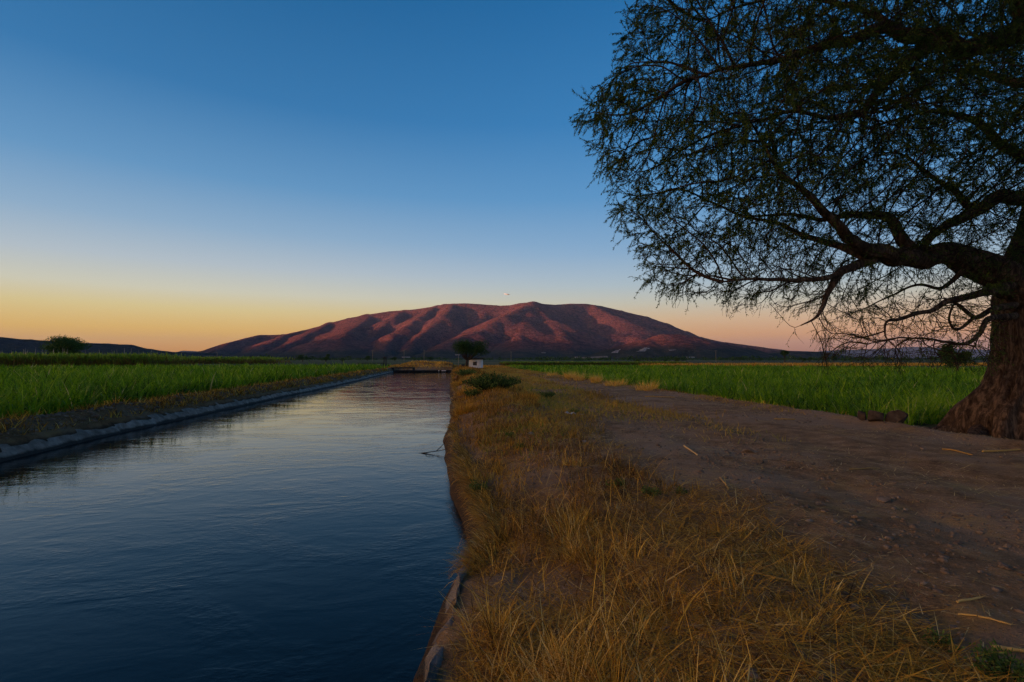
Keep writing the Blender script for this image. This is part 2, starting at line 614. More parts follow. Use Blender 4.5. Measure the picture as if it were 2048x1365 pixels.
# concrete lining of the canal, right and left
def lining(rim, side, y0, y1, step, prof, seed):
    yy = np.arange(y0, y1, step)
    rows = []
    for k, (dx, z, jag) in enumerate(prof):
        xx = rim(yy) + side * (dx + jag * fbm(yy * 2.3, yy * 0 + k * 1.7, 4, seed))
        zz = z + jag * .7 * fbm(yy * 3.1, yy * 0 + 5 + k * 1.7, 4, seed + 3)
        if side > 0 and z > -.5:                      # the lip is broken away along much of the grass bank
            gone = sstep(4.5, 5.3, yy) * sstep(-.28, .0, vnoise(yy * .45, yy * 0 + 2.7, 66) + .25 * np.exp(-((yy - 6.5) / 2.0) ** 2))
            zz = zz - .20 * gone * (1 if z > -.4 else .4)
            xx = xx + side * .10 * gone
        rows.append(np.stack([xx, yy, zz], 1))
    V = np.stack(rows, 1)
    n, k = len(yy), len(prof)
    a, b = np.meshgrid(np.arange(n - 1), np.arange(k - 1), indexing='ij')
    F = np.stack([a * k + b, a * k + b + 1, (a + 1) * k + b + 1, (a + 1) * k + b], -1).reshape(-1, 4)
    if side < 0:
        F = F[:, ::-1]
    return V.reshape(-1, 3), F


def concrete_lining_material():
    m, n, l, b = newmat('canal concrete', .85, .25)
    p = geo_pos(n)
    c = ramp(n, [(.3, (.09, .072, .056)), (.5, (.22, .18, .145)), (.7, (.38, .32, .265))])
    l.new(noise(n, l, 3.2, 8, .65, p), c.inputs[0])
    sp = n.new('ShaderNodeSeparateXYZ')
    l.new(p, sp.inputs[0])
    zz = math_node(n, l, 'ADD', sp.outputs[2], math_node(n, l, 'MULTIPLY', noise(n, l, 1.6, 4, .6, p), .12))
    zz = math_node(n, l, 'SUBTRACT', zz, math_node(n, l, 'MULTIPLY', math_node(n, l, 'GREATER_THAN', sp.outputs[0], -5.0), .16))  # right side: dark colour reaches higher, to offset the warm glow on it
    wet = ramp_fac(n, l, zz, -.43, -.50)             # waterlogged foot of the lining, taller on the right to dim its glow-lit face
    col = mixc(n, l, wet, c.outputs[0], (.028, .024, .02))
    l.new(col, b.inputs['Base Color'])
    bn = n.new('ShaderNodeBump')
    bn.inputs['Strength'].default_value = 1.0
    bn.inputs['Distance'].default_value = .05
    l.new(noise(n, l, 11, 9, .75, p), bn.inputs['Height'])
    l.new(bn.outputs[0], b.inputs['Normal'])
    return m


M_lining = concrete_lining_material()
# profile: (distance landward of the rim, z, jaggedness)
PROF = [(-.40, -1.3, .0), (-.24, -.9, .02), (-.13, -.62, .03), (-.07, -.45, .07), (-.02, -.33, .09), (.03, -.275, .10), (.07, -.285, .12), (.12, -.46, .08)]
o = mk('canal_lining', [lining(rim_r, 1, -20, 88, .06, PROF, 61)], M_lining, smooth=True)
tag(o, 'broken concrete lip edging the canal under the dry grass bank', 'canal lining', kind='structure')
PROF_L = [(-.75, -1.3, .0), (-.45, -.9, .03), (-.28, -.62, .06), (-.16, -.48, .06), (-.06, -.37, .05), (.05, -.295, .10), (.17, -.30, .12), (.27, -.5, .05)]
o = mk('canal_lining', [lining(lambda y: rim_l(y), -1, -20, 88, .15, PROF_L, 71)], M_lining, smooth=True)
tag(o, 'pale concrete canal lining with a dark wet foot below the green field', 'canal lining', kind='structure')


# water
def water_material():
    m, n, l, b = newmat('canal water', .03, .5)
    b.inputs['Base Color'].default_value = (.003, .006, .007, 1)
    b.inputs['IOR'].default_value = 1.26
    p = geo_pos(n)
    mp = n.new('ShaderNodeMapping')
    mp.inputs['Rotation'].default_value = (0, 0, .25)
    mp.inputs['Scale'].default_value = (1.0, 1.7, 1)
    l.new(p, mp.inputs['Vector'])
    v = mp.outputs[0]
    w1 = noise(n, l, 1.1, 3, .5, v, .6)
    w2 = noise(n, l, 4.5, 4, .55, v, .4)
    w3 = noise(n, l, 17, 3, .5, v)
    calm = ramp_fac(n, l, noise(n, l, .35, 4, .6, v, 1.2), .40, .60)
    h = math_node(n, l, 'ADD', math_node(n, l, 'MULTIPLY', w1, .9), math_node(n, l, 'MULTIPLY', w2, math_node(n, l, 'ADD', .22, math_node(n, l, 'MULTIPLY', calm, .45))))
    h = math_node(n, l, 'ADD', h, math_node(n, l, 'MULTIPLY', math_node(n, l, 'MULTIPLY', w3, .16), math_node(n, l, 'ADD', .15, math_node(n, l, 'MULTIPLY', calm, 1.6))))
    bn = n.new('ShaderNodeBump')
    bn.inputs['Strength'].default_value = .5
    bn.inputs['Distance'].default_value = .013
    l.new(h, bn.inputs['Height'])
    l.new(bn.outputs[0], b.inputs['Normal'])
    return m


wx = np.linspace(-10.6, .75, 24)
wy = np.concatenate([np.arange(-60, 0, 4.), np.arange(0, 20, .5), np.arange(20, 92.1, 2)])
WX, WY = np.meshgrid(wx, wy)
WV = np.stack([WX, WY, np.full_like(WX, Z_WATER)], -1).reshape(-1, 3)
a, b_ = np.meshgrid(np.arange(len(wy) - 1), np.arange(len(wx) - 1), indexing='ij')
k = len(wx)
WF = np.stack([a * k + b_, a * k + b_ + 1, (a + 1) * k + b_ + 1, (a + 1) * k + b_], -1).reshape(-1, 4)
o = mk('water', [(WV, WF)], water_material(), smooth=True)
tag(o, 'dark rippled canal water reflecting the dusk sky', 'water', kind='structure')


# ------------------------------------------------------------------ mountain, hills
def ridge(X, Y, poly, slope):
    best = np.full(X.shape, -1e9)
    for (a, b) in zip(poly[:-1], poly[1:]):
        ax, ay, ah = a
        bx, by, bh = b
        dx, dy = bx - ax, by - ay
        L2 = dx * dx + dy * dy
        t = np.clip(((X - ax) * dx + (Y - ay) * dy) / L2, 0, 1)
        d = np.hypot(X - ax - t * dx, Y - ay - t * dy)
        best = np.maximum(best, ah + (bh - ah) * t - slope * (np.sqrt(d * d + 60 ** 2) - 60))
    return best


def mpt(px, py, zc):
    q = pix(px, py, zc)
    return (q[0], q[1], q[2])


def smax(a, b, k=18.0):
    h = np.clip(.5 + .5 * (a - b) / k, 0, 1)
    return b * (1 - h) + a * h + k * h * (1 - h)


def height_sheet(X, Y, Z):
    n0, n1 = X.shape
    V = np.stack([X, Y, Z], -1).reshape(-1, 3)
    a, b = np.meshgrid(np.arange(n0 - 1), np.arange(n1 - 1), indexing='ij')
    F = np.stack([a * n1 + b, a * n1 + b + 1, (a + 1) * n1 + b + 1, (a + 1) * n1 + b], -1).reshape(-1, 4)
    keep = (Z.reshape(-1)[F] > -8).any(1)
    return sub(V, F[keep])


def mountain_material(name, lo, hi, foot):
    m, n, l, b = newmat(name, 1.0, .0)
    p = geo_pos(n)
    c = ramp(n, [(.36, lo), (.64, hi)])
    l.new(math_node(n, l, 'ADD', math_node(n, l, 'MULTIPLY', noise(n, l, .03, 3, .6, p), .7), math_node(n, l, 'MULTIPLY', noise(n, l, .004, 4, .6, p), .3)), c.inputs[0])
    sp = n.new('ShaderNodeSeparateXYZ')
    l.new(p, sp.inputs[0])
    zz = math_node(n, l, 'ADD', sp.outputs[2], math_node(n, l, 'MULTIPLY', math_node(n, l, 'SUBTRACT', noise(n, l, .006, 5, .6, p), .5), 90))
    f = ramp_fac(n, l, zz, 110, 40)
    scrub = ramp(n, [(.35, foot), (.55, tuple(v * 1.7 for v in foot)), (.72, (.11, .085, .055))])
    l.new(noise(n, l, .012, 6, .7, p), scrub.inputs[0])
    l.new(mixc(n, l, f, c.outputs[0], scrub.outputs[0]), b.inputs['Base Color'])
    bn = n.new('ShaderNodeBump')
    bn.inputs['Strength'].default_value = 1.0
    bn.inputs['Distance'].default_value = 22.0
    l.new(noise(n, l, .05, 6, .75, p), bn.inputs['Height'])
    l.new(bn.outputs[0], b.inputs['Normal'])
    return m


M_mtn = mountain_material('mountain scrub', (.065, .034, .030), (.225, .10, .082), (.030, .034, .024))
crest_px = [(330, 716), (360, 709), (400, 703), (450, 692), (500, 679), (525, 671), (570, 669), (610, 661), (660, 646), (700, 636), (740, 629), (780, 623), (830, 619), (870, 613),
            (890, 608), (930, 607), (960, 609), (1000, 612), (1020, 611), (1040, 607), (1065, 604), (1085, 608), (1110, 610), (1140, 608), (1170, 608), (1200, 612), (1240, 621),
            (1290, 633), (1330, 646), (1370, 662), (1400, 674), (1440, 683), (1500, 691), (1560, 699), (1620, 707), (1680, 715)]


def crest_depth(px):
    return np.interp(px, [330, 525, 800, 1065, 1200, 1400, 1680], [4800, 5600, 6000, 5850, 6100, 5600, 4900])


X, Y = np.meshgrid(np.linspace(-3700, 4900, 760), np.concatenate([np.linspace(2700, 6400, 330), np.linspace(6450, 9000, 26)]))
wxn = X + 120 * fbm(X / 620, Y / 620, 3, 81)
wyn = Y + 120 * fbm(X / 600, Y / 500, 3, 82)
Z = ridge(X, Y, [mpt(px, py, crest_depth(px)) for px, py in crest_px], .74)
spurs = [
    ([(528, 671, 5600), (480, 686, 5200), (430, 699, 4800)], .42),
    ([(612, 661, 5750), (570, 676, 5300), (520, 693, 4700)], .42),
    ([(668, 645, 5850), (630, 664, 5400), (585, 684, 4800), (555, 696, 4500)], .50),
    ([(745, 629, 6000), (725, 650, 5450), (690, 666, 4850), (672, 690, 4350)], .36),
    ([(820, 620, 6000), (796, 636, 5600), (765, 654, 5250), (752, 670, 5000)], .50),
    ([(880, 610, 5950), (846, 634, 5450), (792, 668, 4800), (752, 694, 4300)], .55),
    ([(912, 607, 5900), (892, 632, 5450), (846, 668, 4850), (815, 694, 4350)], .58),
    ([(990, 612, 5950), (975, 622, 5800)], .6),
    ([(1065, 604, 5800), (1015, 631, 5200), (955, 664, 4600), (900, 692, 4100), (870, 702, 3900)], .46),
    ([(1065, 604, 5800), (1055, 645, 5050), (1035, 680, 4400), (1020, 702, 4000)], .36),
    ([(1068, 605, 5800), (1100, 640, 5200), (1125, 674, 4600), (1135, 700, 4200)], .42),
    ([(1190, 611, 6050), (1230, 632, 5600), (1270, 668, 4950), (1275, 700, 4300)], .40),
    ([(1290, 633, 5900), (1340, 658, 5500), (1410, 686, 5000), (1460, 704, 4500)], .40),
    ([(1245, 699, 3300), (1280, 680, 3420), (1330, 669, 3500), (1385, 671, 3560), (1440, 684, 3650), (1500, 697, 3700)], .36),
    ([(1550, 708, 3700), (1590, 702, 3800), (1630, 704, 3900), (1700, 714, 4000)], .25),
]
for pl, s in spurs:
    r = ridge(wxn, wyn, [mpt(*q) for q in pl], s)
    Z = smax(Z, r, 14)
foot = 16 * sstep(3000, 3900, Y) + 26 * sstep(3600, 4600, Y) + 10 * fbm(X / 260, Y / 260, 4, 86) * sstep(3000, 3600, Y)
foot = foot * np.exp(-(np.maximum(np.abs(X - 600) - 2500, 0) / 700) ** 2) - 3
Z = smax(Z, foot, 22)
hm = sstep(20, 160, Z)
Z = Z + hm * (12 * fbm(X / 260, Y / 260, 4, 83) + 3 * fbm(X / 45, Y / 45, 3, 84)) * np.clip((6400 - Y) / 800 + .25, .25, 1) * np.clip(1.15 - Z / 900, .3, 1)
Z = np.where(Z < -3, -30, Z)
mtn = mk('mountain', [height_sheet(X, Y, Z)], M_mtn, smooth=True)
tag(mtn, 'long reddish mountain lit on its left flanks by the last sun', 'mountain', kind='structure')

M_hill = mountain_material('hill scrub', (.022, .024, .02), (.05, .05, .038), (.018, .024, .016))


def hill(name, label, poly, slope, xr, yr, n, amp, seed, mat):
    X, Y = np.meshgrid(np.linspace(*xr, n[0]), np.linspace(*yr, n[1]))
    Z = ridge(X + amp * 3 * fbm(X / 400, Y / 400, 3, seed), Y + amp * 3 * fbm(X / 400, Y / 400, 3, seed + 1), poly, slope)
    Z = Z + sstep(0, 60, Z) * amp * (fbm(X / 220, Y / 220, 4, seed + 2) + .3 * fbm(X / 45, Y / 45, 3, seed + 3))
    o = mk(name, [height_sheet(X, Y, Z)], mat, smooth=True)
    return tag(o, label, 'hill', kind='structure')


hill('hill', 'low dark hill on the horizon behind the tall cane at the left', [(-1750, 4900, -5), mpt(440, 709, 4300), mpt(350, 703, 4000), mpt(300, 698, 3900), mpt(255, 690, 3800), mpt(170, 687, 3700),
     mpt(80, 681, 3600), mpt(0, 675, 3500), mpt(-130, 664, 3350), mpt(-300, 640, 3250)], .34, (-6200, -1500), (2300, 5600), (240, 170), 14, 91, M_hill)
# unseen range, added and shaped to keep the valley floor in shade
hill('hill', 'high western range added to shade the valley, unseen beyond the left edge of view', [(-7800, 9000, 300), (-6600, 7600, 300), (-5900, 6200, 280), (-5400, 4900, 290), (-5300, 4400, 318), (-5300, 3770, 425), (-5300, 3080, 480), (-5300, 2200, 455), (-5300, 1200, 450), (-5300, -1500, 470), (-5300, -6000, 450)],
     .5, (-9500, -4200), (-7500, 10500), (90, 260), 16, 95, M_hill)
hill('distant_hills', 'pale far hills in the gap between the dark hill and the mountain', [mpt(330, 716, 13000), mpt(370, 702, 13000), mpt(400, 703, 13000), mpt(450, 700, 13500), mpt(560, 716, 14000)], .3, (-9500, -4500), (11500, 15500), (70, 40), 20, 97, M_hill)
hill('distant_hills', 'faint blue far range behind the leaning tree', [mpt(1560, 712, 15000), mpt(1650, 702, 15000), mpt(1740, 699, 15200), mpt(1830, 694, 15200), mpt(1920, 698, 15000), mpt(2050, 702, 14500), mpt(2250, 700, 14000), mpt(2600, 712, 13500)],
     .22, (8000, 26000), (8500, 19000), (140, 80), 30, 98, M_hill)


# ------------------------------------------------------------------ crops
def polar(n, a0, a1, r0, r1):
    an = rng.uniform(R(a0), R(a1), n)
    rr = np.exp(rng.uniform(math.log(r0), math.log(r1), n))
    return rr * np.sin(an), rr * np.cos(an), rr


def crop(name, label, n, a0, a1, r0, r1, keep, hbase):
    x, y, r = polar(n, a0, a1, r0, r1)
    ok = keep(x, y)
    x, y, r = x[ok], y[ok], r[ok]
    per = 9
    x = np.repeat(x, per)
    y = np.repeat(y, per)
    r = np.repeat(r, per)
    sp = .04 + .006 * r
    x = x + rng.normal(0, 1, len(x)) * sp
    y = y + rng.normal(0, 1, len(x)) * sp
    ok = keep(x, y)
    x, y, r = x[ok], y[ok], r[ok]
    P = np.stack([x, y, ground_h(x, y) - .03], 1)
    nn = len(x)
    patch = .8 * vnoise(x * .25, y * .25, 101) + .9 * vnoise(x * 1.1, y * 1.1, 102)
    h = hbase * (1.05 + .32 * patch + rng.normal(0, .2, nn)) * np.where(rng.random(nn) < .05, 1.25, 1)
    w = np.maximum(.026, .0019 * r) * rng.uniform(.5, 1.4, nn)
    t = np.clip(.44 + .4 * patch + rng.normal(0, .2, nn), 0, .97)
    t[rng.random(nn) < .008] = 1.0
    part, tt = blades(P, h, w, rng.uniform(0, 2 * math.pi, nn), rng.uniform(.0, .5, nn), rng.uniform(.3, 2.1, nn), t)
    o = mk(name, [part], M_crop, tint=tt)
    return tag(o, label, 'crop', kind='stuff')


crop('crop_grass', 'dense green cane crop on the left of the canal', 18000, -78, -4, 11.2, 104, lambda x, y: (x < -11.35 + .35 * vnoise(y * .8, y * 0, 103)) & (y < 100), .86)
crop('crop_grass', 'green young crop on the right between the road and the far trees', 17000, 3, 76, 11.0, 118, lambda x, y: (x > road_right(y) + .25 + .25 * vnoise(y * .9, y * 0, 104)) & (y < 114) & (np.hypot(x - 12.9, y - 9.9) > 2.3) & ((x < 11.4) | (y > 9.5)), .66)


def cane(name, label, n, x0, x1, y0, y1, h, w, plumes=0, dry=.0):
    x = rng.uniform(x0, x1, n)
    y = y0 + (y1 - y0) * rng.random(n) ** 2
    t = rng.random(n)
    P = np.stack([x, y, rng.random(n) * h * .68], 1)
    hh = h * rng.uniform(.28, .36, n) * (1 + .3 * vnoise(x * .12, y * .1, 111))
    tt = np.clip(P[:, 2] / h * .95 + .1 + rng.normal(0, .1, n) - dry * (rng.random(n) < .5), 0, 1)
    part, tv = blades(P, hh, w, rng.uniform(0, 6.28, n), rng.uniform(0, .5, n), rng.uniform(.2, 1.2, n), tt, 3)
    parts, tints = [part], [tv]
    m = n // 14
    xs_ = rng.uniform(x0, x1, m)
    ys_ = y0 + (y1 - y0) * rng.random(m) ** 2
    part, tv = blades(np.stack([xs_, ys_, 0 * xs_], 1), h * rng.uniform(.6, .85, m), w * .9, rng.uniform(0, 6.28, m), rng.uniform(0, .1, m), rng.uniform(0, .2, m), rng.uniform(0, .3, m), 3)
    parts.append(part)
    tints.append(tv)
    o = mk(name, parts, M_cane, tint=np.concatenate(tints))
    return tag(o, label, 'crop', kind='stuff')


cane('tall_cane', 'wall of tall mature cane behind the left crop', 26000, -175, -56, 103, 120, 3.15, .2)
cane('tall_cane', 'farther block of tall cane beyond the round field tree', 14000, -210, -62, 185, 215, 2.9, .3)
cane('tall_cane', 'far strip of yellowing cane at the back of the right field', 12000, 13, 62, 128, 142, 1.15, .2, dry=.2)
m = 150
xq = rng.uniform(-150, -58, m)
yq = rng.uniform(104, 118, m)
part, tv = blades(np.stack([xq, yq, 0 * xq + 2.6], 1), rng.uniform(.6, 1.5, m), .055, rng.uniform(0, 6.28, m), rng.uniform(0, .15, m), rng.uniform(0, .3, m), rng.random(m))
tag(mk('cane_plumes', [part], M_plume, tint=tv), 'pale flower plumes standing above the tall cane at the left', 'plumes', kind='stuff')
# dry strip at the far end of the right field and on the spoil bank behind the weir
n = 16000
x = rng.uniform(48, 165, n)
y = rng.uniform(116, 135, n)
part, tv = blades(np.stack([x, y, 0 * x - .1], 1), rng.uniform(.5, .95, n), .16, rng.uniform(0, 6.28, n), rng.uniform(0, .5, n), rng.uniform(0, .9, n), np.clip(rng.normal(.55, .2, n), 0, 1), 3)
tag(mk('dry_stubble', [part], M_dry, tint=tv), 'orange dry strip at the far edge of the right field', 'dry grass', kind='stuff')
n = 16000
x = rng.uniform(-13, 14, n)
y = rng.uniform(93, 118, n)
part, tv = blades(np.stack([x, y, ground_h(x, y) - .03], 1), rng.uniform(.15, .5, n), .07, rng.uniform(0, 6.28, n), rng.uniform(0, .6, n), rng.uniform(0, .9, n), np.clip(.5 + .6 * vnoise(x * .4, y * .4, 9) + rng.normal(0, .15, n), 0, 1), 3)
tag(mk('dry_grass', [part], M_dry, tint=tv), 'dry orange grass on the mound behind the canal weir', 'dry grass', kind='stuff')


# ------------------------------------------------------------------ bank grass, short grass, straw, gravel
def scatter_bank(n, y0, y1, power=1.0):
    r = y0 * (y1 / y0) ** rng.random(n) ** power
    return r


parts, tints = [], []
# tall tussocks close to the camera
nt = 1900
yc = np.exp(rng.uniform(math.log(1.5), math.log(9.0), nt))
rr_ = rim_r(yc)
wide = np.where(yc < 5.4, 2.75, 1.7)
xc = rr_ + .10 + rng.random(nt) ** .85 * (wide + .5 * vnoise(yc * 1.1, yc * 0, 121))
dens = 1.3 * vnoise(xc * 1.5, yc * 1.5, 122) + .7 * vnoise(xc * .6, yc * .6, 124) + .05 - .62 * sstep(4.8, 6.3, yc) - .9 * (xc - rr_ < .34) * (yc < 4.7)
ok = dens > rng.uniform(-.30, .30, nt)
xc, yc = xc[ok], yc[ok]
nt = len(xc)
big = rng.random(nt) ** 2.2
per = (14 + 58 * big).astype(int)
lodged = np.repeat(rng.random(nt) < .32 + .4 * sstep(.9, 2.0, xc - rim_r(yc)), per)
lean_c = np.repeat(rng.uniform(0, 6.28, nt), per)
x = np.repeat(xc, per)
y = np.repeat(yc, per)
nn = len(x)
rad = np.repeat(.03 + .13 * big, per)
th = rng.uniform(0, 6.28, nn)
q = np.sqrt(rng.random(nn))
x = x + np.cos(th) * rad * q
y = y + np.sin(th) * rad * q
far_ = sstep(.9, 2.0, xc - rim_r(yc))
hh = np.repeat((.11 + .33 * big * rng.uniform(.6, 1.1, nt)) * (1 - .45 * far_), per) * rng.uniform(.4, 1.25, nn)
azb = np.where(lodged, lean_c + rng.normal(0, .35, nn), th + rng.normal(0, .45, nn))
lean = np.where(lodged, rng.uniform(.8, 1.4, nn), q * rng.uniform(.25, 1.2, nn))
tb = np.repeat(np.clip(rng.normal(.62, .20, nt), .1, 1), per) + rng.normal(0, .22, nn)
ok = y > 1.15
wb = rng.uniform(.003, .007, nn) * np.where(rng.random(nn) < .07, 2.0, 1)
part, tv = blades(np.stack([x, y, ground_h(x, y) - .02], 1)[ok], hh[ok], wb[ok], azb[ok], lean[ok], rng.uniform(.1, 1.3, nn)[ok], np.clip(tb[ok], 0, 1))
parts.append(part)
tints.append(tv)
# a few tall bent seed stalks
nn = 200
y = np.exp(rng.uniform(math.log(1.6), math.log(9), nn))
x = rim_r(y) + .3 + rng.random(nn) * 1.9
part, tv = blades(np.stack([x, y, ground_h(x, y) - .02], 1), rng.uniform(.3, .62, nn), rng.uniform(.004, .008, nn), rng.uniform(0, 6.28, nn), rng.uniform(.05, .9, nn), rng.uniform(.1, .9, nn), rng.uniform(.7, 1, nn), 5)
parts.append(part)
tints.append(tv)
# lodged straw between the tussocks
nn = 40000
y = np.exp(rng.uniform(math.log(1.2), math.log(13), nn))
x = rim_r(y) + .05 + rng.random(nn) * (2.9 + .6 * vnoise(y * .9, y * 0, 123))
d = vnoise(x * 1.2, y * 1.2, 125) + .25 - .4 * sstep(5, 7, y)
ok = (d > rng.uniform(-.55, .40, nn)) & ((x - rim_r(y) > .16) | (y > 4.6))
x, y = x[ok], y[ok]
nn = len(x)
part, tv = blades(np.stack([x, y, ground_h(x, y) + rng.uniform(.0, .04, nn)], 1), rng.uniform(.06, .36, nn), rng.uniform(.003, .009, nn), rng.uniform(0, 6.28, nn), rng.uniform(1.1, 1.5, nn), rng.uniform(-.1, .4, nn), np.clip(rng.normal(.5, .22, nn), 0, 1), 3)
parts.append(part)
tints.append(tv)
# sparser dry herbs along the rest of the bank
nn = 42000
y = np.exp(rng.uniform(math.log(4.5), math.log(88), nn))
x = rim_r(y) + .02 + rng.random(nn) * (2.4 + 1.2 * sstep(10, 30, y))
cl = vnoise(x * 1.6, y * .9, 126) + .6 * vnoise(x * 4, y * 3, 127)
ok = cl > rng.uniform(-.45, .40, nn) + .22 * sstep(13, 6, y)
x, y, cl = x[ok], y[ok], cl[ok]
nn = len(x)
hh = rng.uniform(.04, .17, nn) * (1 + .022 * y) * (1 + .8 * np.maximum(cl, 0))
part, tv = blades(np.stack([x, y, ground_h(x, y) - .01], 1), hh, .004 + .0007 * y, rng.uniform(0, 6.28, nn), rng.uniform(.0, 1.0, nn), rng.uniform(.1, 1.1, nn), np.clip(.36 + .4 * vnoise(x * .9, y * .35, 128) + rng.normal(0, .15, nn), 0, 1), 3)
parts.append(part)
tints.append(tv)
# grass hanging over the broken rim
nt = 420
yc = np.concatenate([rng.uniform(4.7, 11, 340), np.exp(rng.uniform(math.log(11), math.log(80), 180))])
nt = 520
xc = rim_r(yc) + rng.uniform(.04, .2, nt)
per = rng.integers(14, 34, nt)
x, y = np.repeat(xc, per), np.repeat(yc, per)
nn = len(x)
x = x + rng.normal(0, .05, nn)
y = y + rng.normal(0, .08, nn) * (1 + .06 * y)
part, tv = blades(np.stack([x, y, ground_h(np.maximum(x, rim_r(y) + .08), y) - .01], 1), rng.uniform(.10, .30, nn) * (1 + .006 * y), rng.uniform(.003, .009, nn) + .0005 * y, rng.normal(math.pi, .75, nn), rng.uniform(.5, 1.3, nn), rng.uniform(.4, 1.5, nn), np.clip(np.repeat(rng.normal(.5, .15, nt), per) + rng.normal(0, .18, nn), 0, 1))
parts.append(part)
tints.append(tv)
# dry herbs and roots on the left berm
nn = 36000
y = np.exp(rng.uniform(math.log(7), math.log(86), nn))
x = rim_l(y) - .12 - 1.1 * rng.random(nn)
ok = vnoise(x * 2, y * .7, 171) + .5 * vnoise(x * 5, y * 2.5, 172) > rng.uniform(-.35, .5, nn)
x, y = x[ok], y[ok]
nn = len(x)
part, tv = blades(np.stack([x, y, ground_h(x, y) - .01], 1), rng.uniform(.08, .36, nn), .008 + .0009 * y, rng.uniform(0, 6.28, nn), rng.uniform(.3, 1.5, nn), rng.uniform(0, .9, nn), np.clip(rng.normal(.45, .22, nn), 0, 1), 3)
parts.append(part)
tints.append(tv)
tag(mk('dry_grass', parts, M_dry, tint=np.concatenate(tints)), 'dry orange grass covering the canal bank beside the road', 'dry grass', kind='stuff')

# short turf: strip between the ruts, verge by the field
nn = 150000
y = np.exp(rng.uniform(math.log(7), math.log(118), nn))
x = rng.uniform(.6, 11.6, nn)
mid = 5.7 + .25 * np.sin(y * .12) + 1.1 * sstep(16, 45, y)
wgt = 1.1 * np.exp(-((x - mid) / .8) ** 2) * sstep(8.5, 14, y) + 1.0 * sstep(0, .9, road_left(y) + .9 - x) * sstep(8, 11, y) + .55 * np.exp(-((x - 10.4) / .5) ** 2) * sstep(12, 20, y) + sstep(22, 60, y) * .55 * (1 - .8 * np.exp(-((x - 7.6) / .7) ** 2)) + .8 * np.exp(-((x - 4.1) / 1.1) ** 2) * sstep(11, 18, y)
wgt = wgt * (.6 + 1.3 * vnoise(x * .9, y * .5, 131) + .5 * vnoise(x * 3, y * 3, 133))
ok = wgt > rng.random(nn) * .9
x, y = x[ok], y[ok]
nn = len(x)
part, tv = blades(np.stack([x, y, ground_h(x, y) - .01], 1), rng.uniform(.05, .2, nn) * (1 + .004 * y), .006 + .0010 * y, rng.uniform(0, 6.28, nn), rng.uniform(.2, 1.2, nn), rng.uniform(0, 1, nn), np.clip(.5 + .7 * vnoise(x * .6, y * .3, 132) + rng.normal(0, .16, nn), 0, 1), 3)
tag(mk('short_grass', [part], M_short, tint=tv), 'short yellow turf between and beside the wheel ruts', 'short grass', kind='stuff')

# straw litter on the road and the left berm
nn = 52000
y = np.exp(rng.uniform(math.log(1.8), math.log(40), nn))
x = rng.uniform(1.4, 14.5, nn)
d = vnoise(x * .7, y * .7, 141) + .6 * vnoise(x * 2.2, y * 2.2, 142) + .35 * np.exp(-((x - 10.3) / 1.2) ** 2) + .35 * (x < 3.6) - .02 + .7 * np.exp(-((x - 10.6) / 1.5) ** 2 - ((y - 9.8) / 1.1) ** 2)
ok = d > rng.uniform(-.18, .72, nn)
x, y = x[ok], y[ok]
y2 = np.exp(rng.uniform(math.log(8), math.log(70), 5200))
x2 = -10.35 + rng.normal(0, .38, 5200)
ok = (x2 < rim_l(y2) - .12) & (vnoise(x2 * 2, y2 * .5, 143) > rng.uniform(-.4, .3, 5200))
x, y = np.concatenate([x, x2[ok]]), np.concatenate([y, y2[ok]])
nn = len(x)
part, tv = blades(np.stack([x, y, ground_h(x, y) + .006], 1), rng.uniform(.03, .22, nn) * np.where(rng.random(nn) < .08, 1.9, 1), .0045 + .0007 * y, rng.uniform(0, 6.28, nn), rng.uniform(1.42, 1.56, nn), rng.uniform(-.08, .1, nn), rng.random(nn), 3)
tag(mk('straw_litter', [part], M_straw, tint=tv), 'scattered straw lying on the dirt road and berm', 'straw', kind='stuff')

# gravel
ico = bmesh.new()
bmesh.ops.create_icosphere(ico, subdivisions=1, radius=1)
IV = np.array([v.co[:] for v in ico.verts])
IF = np.array([[v.index for v in f.verts] for f in ico.faces])
ico.free()


def stones(x, y, s):
    n = len(x)
    sc = s[:, None] * np.stack([rng.uniform(.7, 1.4, n), rng.uniform(.7, 1.4, n), rng.uniform(.4, .8, n)], 1)
    V = IV[None] * (1 + rng.normal(0, .16, (n, len(IV), 1))) * sc[:, None, :]
    a = rng.uniform(0, 6.28, n)
    ca, sa = np.cos(a)[:, None], np.sin(a)[:, None]
    V = np.stack([V[..., 0] * ca - V[..., 1] * sa, V[..., 0] * sa + V[..., 1] * ca, V[..., 2]], -1)
    V = V + np.stack([x, y, ground_h(x, y) + s * .12], 1)[:, None, :]
    F = IF[None] + (np.arange(n) * len(IV))[:, None, None]
    return V.reshape(-1, 3), F.reshape(-1, 3)


nn = 28000
y = np.exp(rng.uniform(math.log(1.6), math.log(34), nn))
x = rng.uniform(.5, 11.5, nn)
d = vnoise(x * .8, y * .5, 151) + .5 * vnoise(x * 2.7, y * 2.7, 152) + .25 * np.exp(-((x - 5.2) / 1.3) ** 2) + .5 * np.exp(-((x - 4.9) / 1.0) ** 2 - ((y - 8.2) / 1.6) ** 2)
ok = d > rng.uniform(-.1, .6, nn)
y2 = np.exp(rng.uniform(math.log(8), math.log(80), 2400))
x2 = rim_l(y2) - .15 - .9 * rng.random(2400)
x, y = np.concatenate([x[ok], x2]), np.concatenate([y[ok], y2])
tag(mk('gravel', [stones(x, y, np.minimum(.10, .005 + .026 * rng.random(len(x)) ** 4 + .0007 * y + (x < 0) * .06 * rng.random(len(x)) ** 3))], M_rock), 'loose pebbles and grit pressed into the dirt road', 'gravel', kind='stuff')


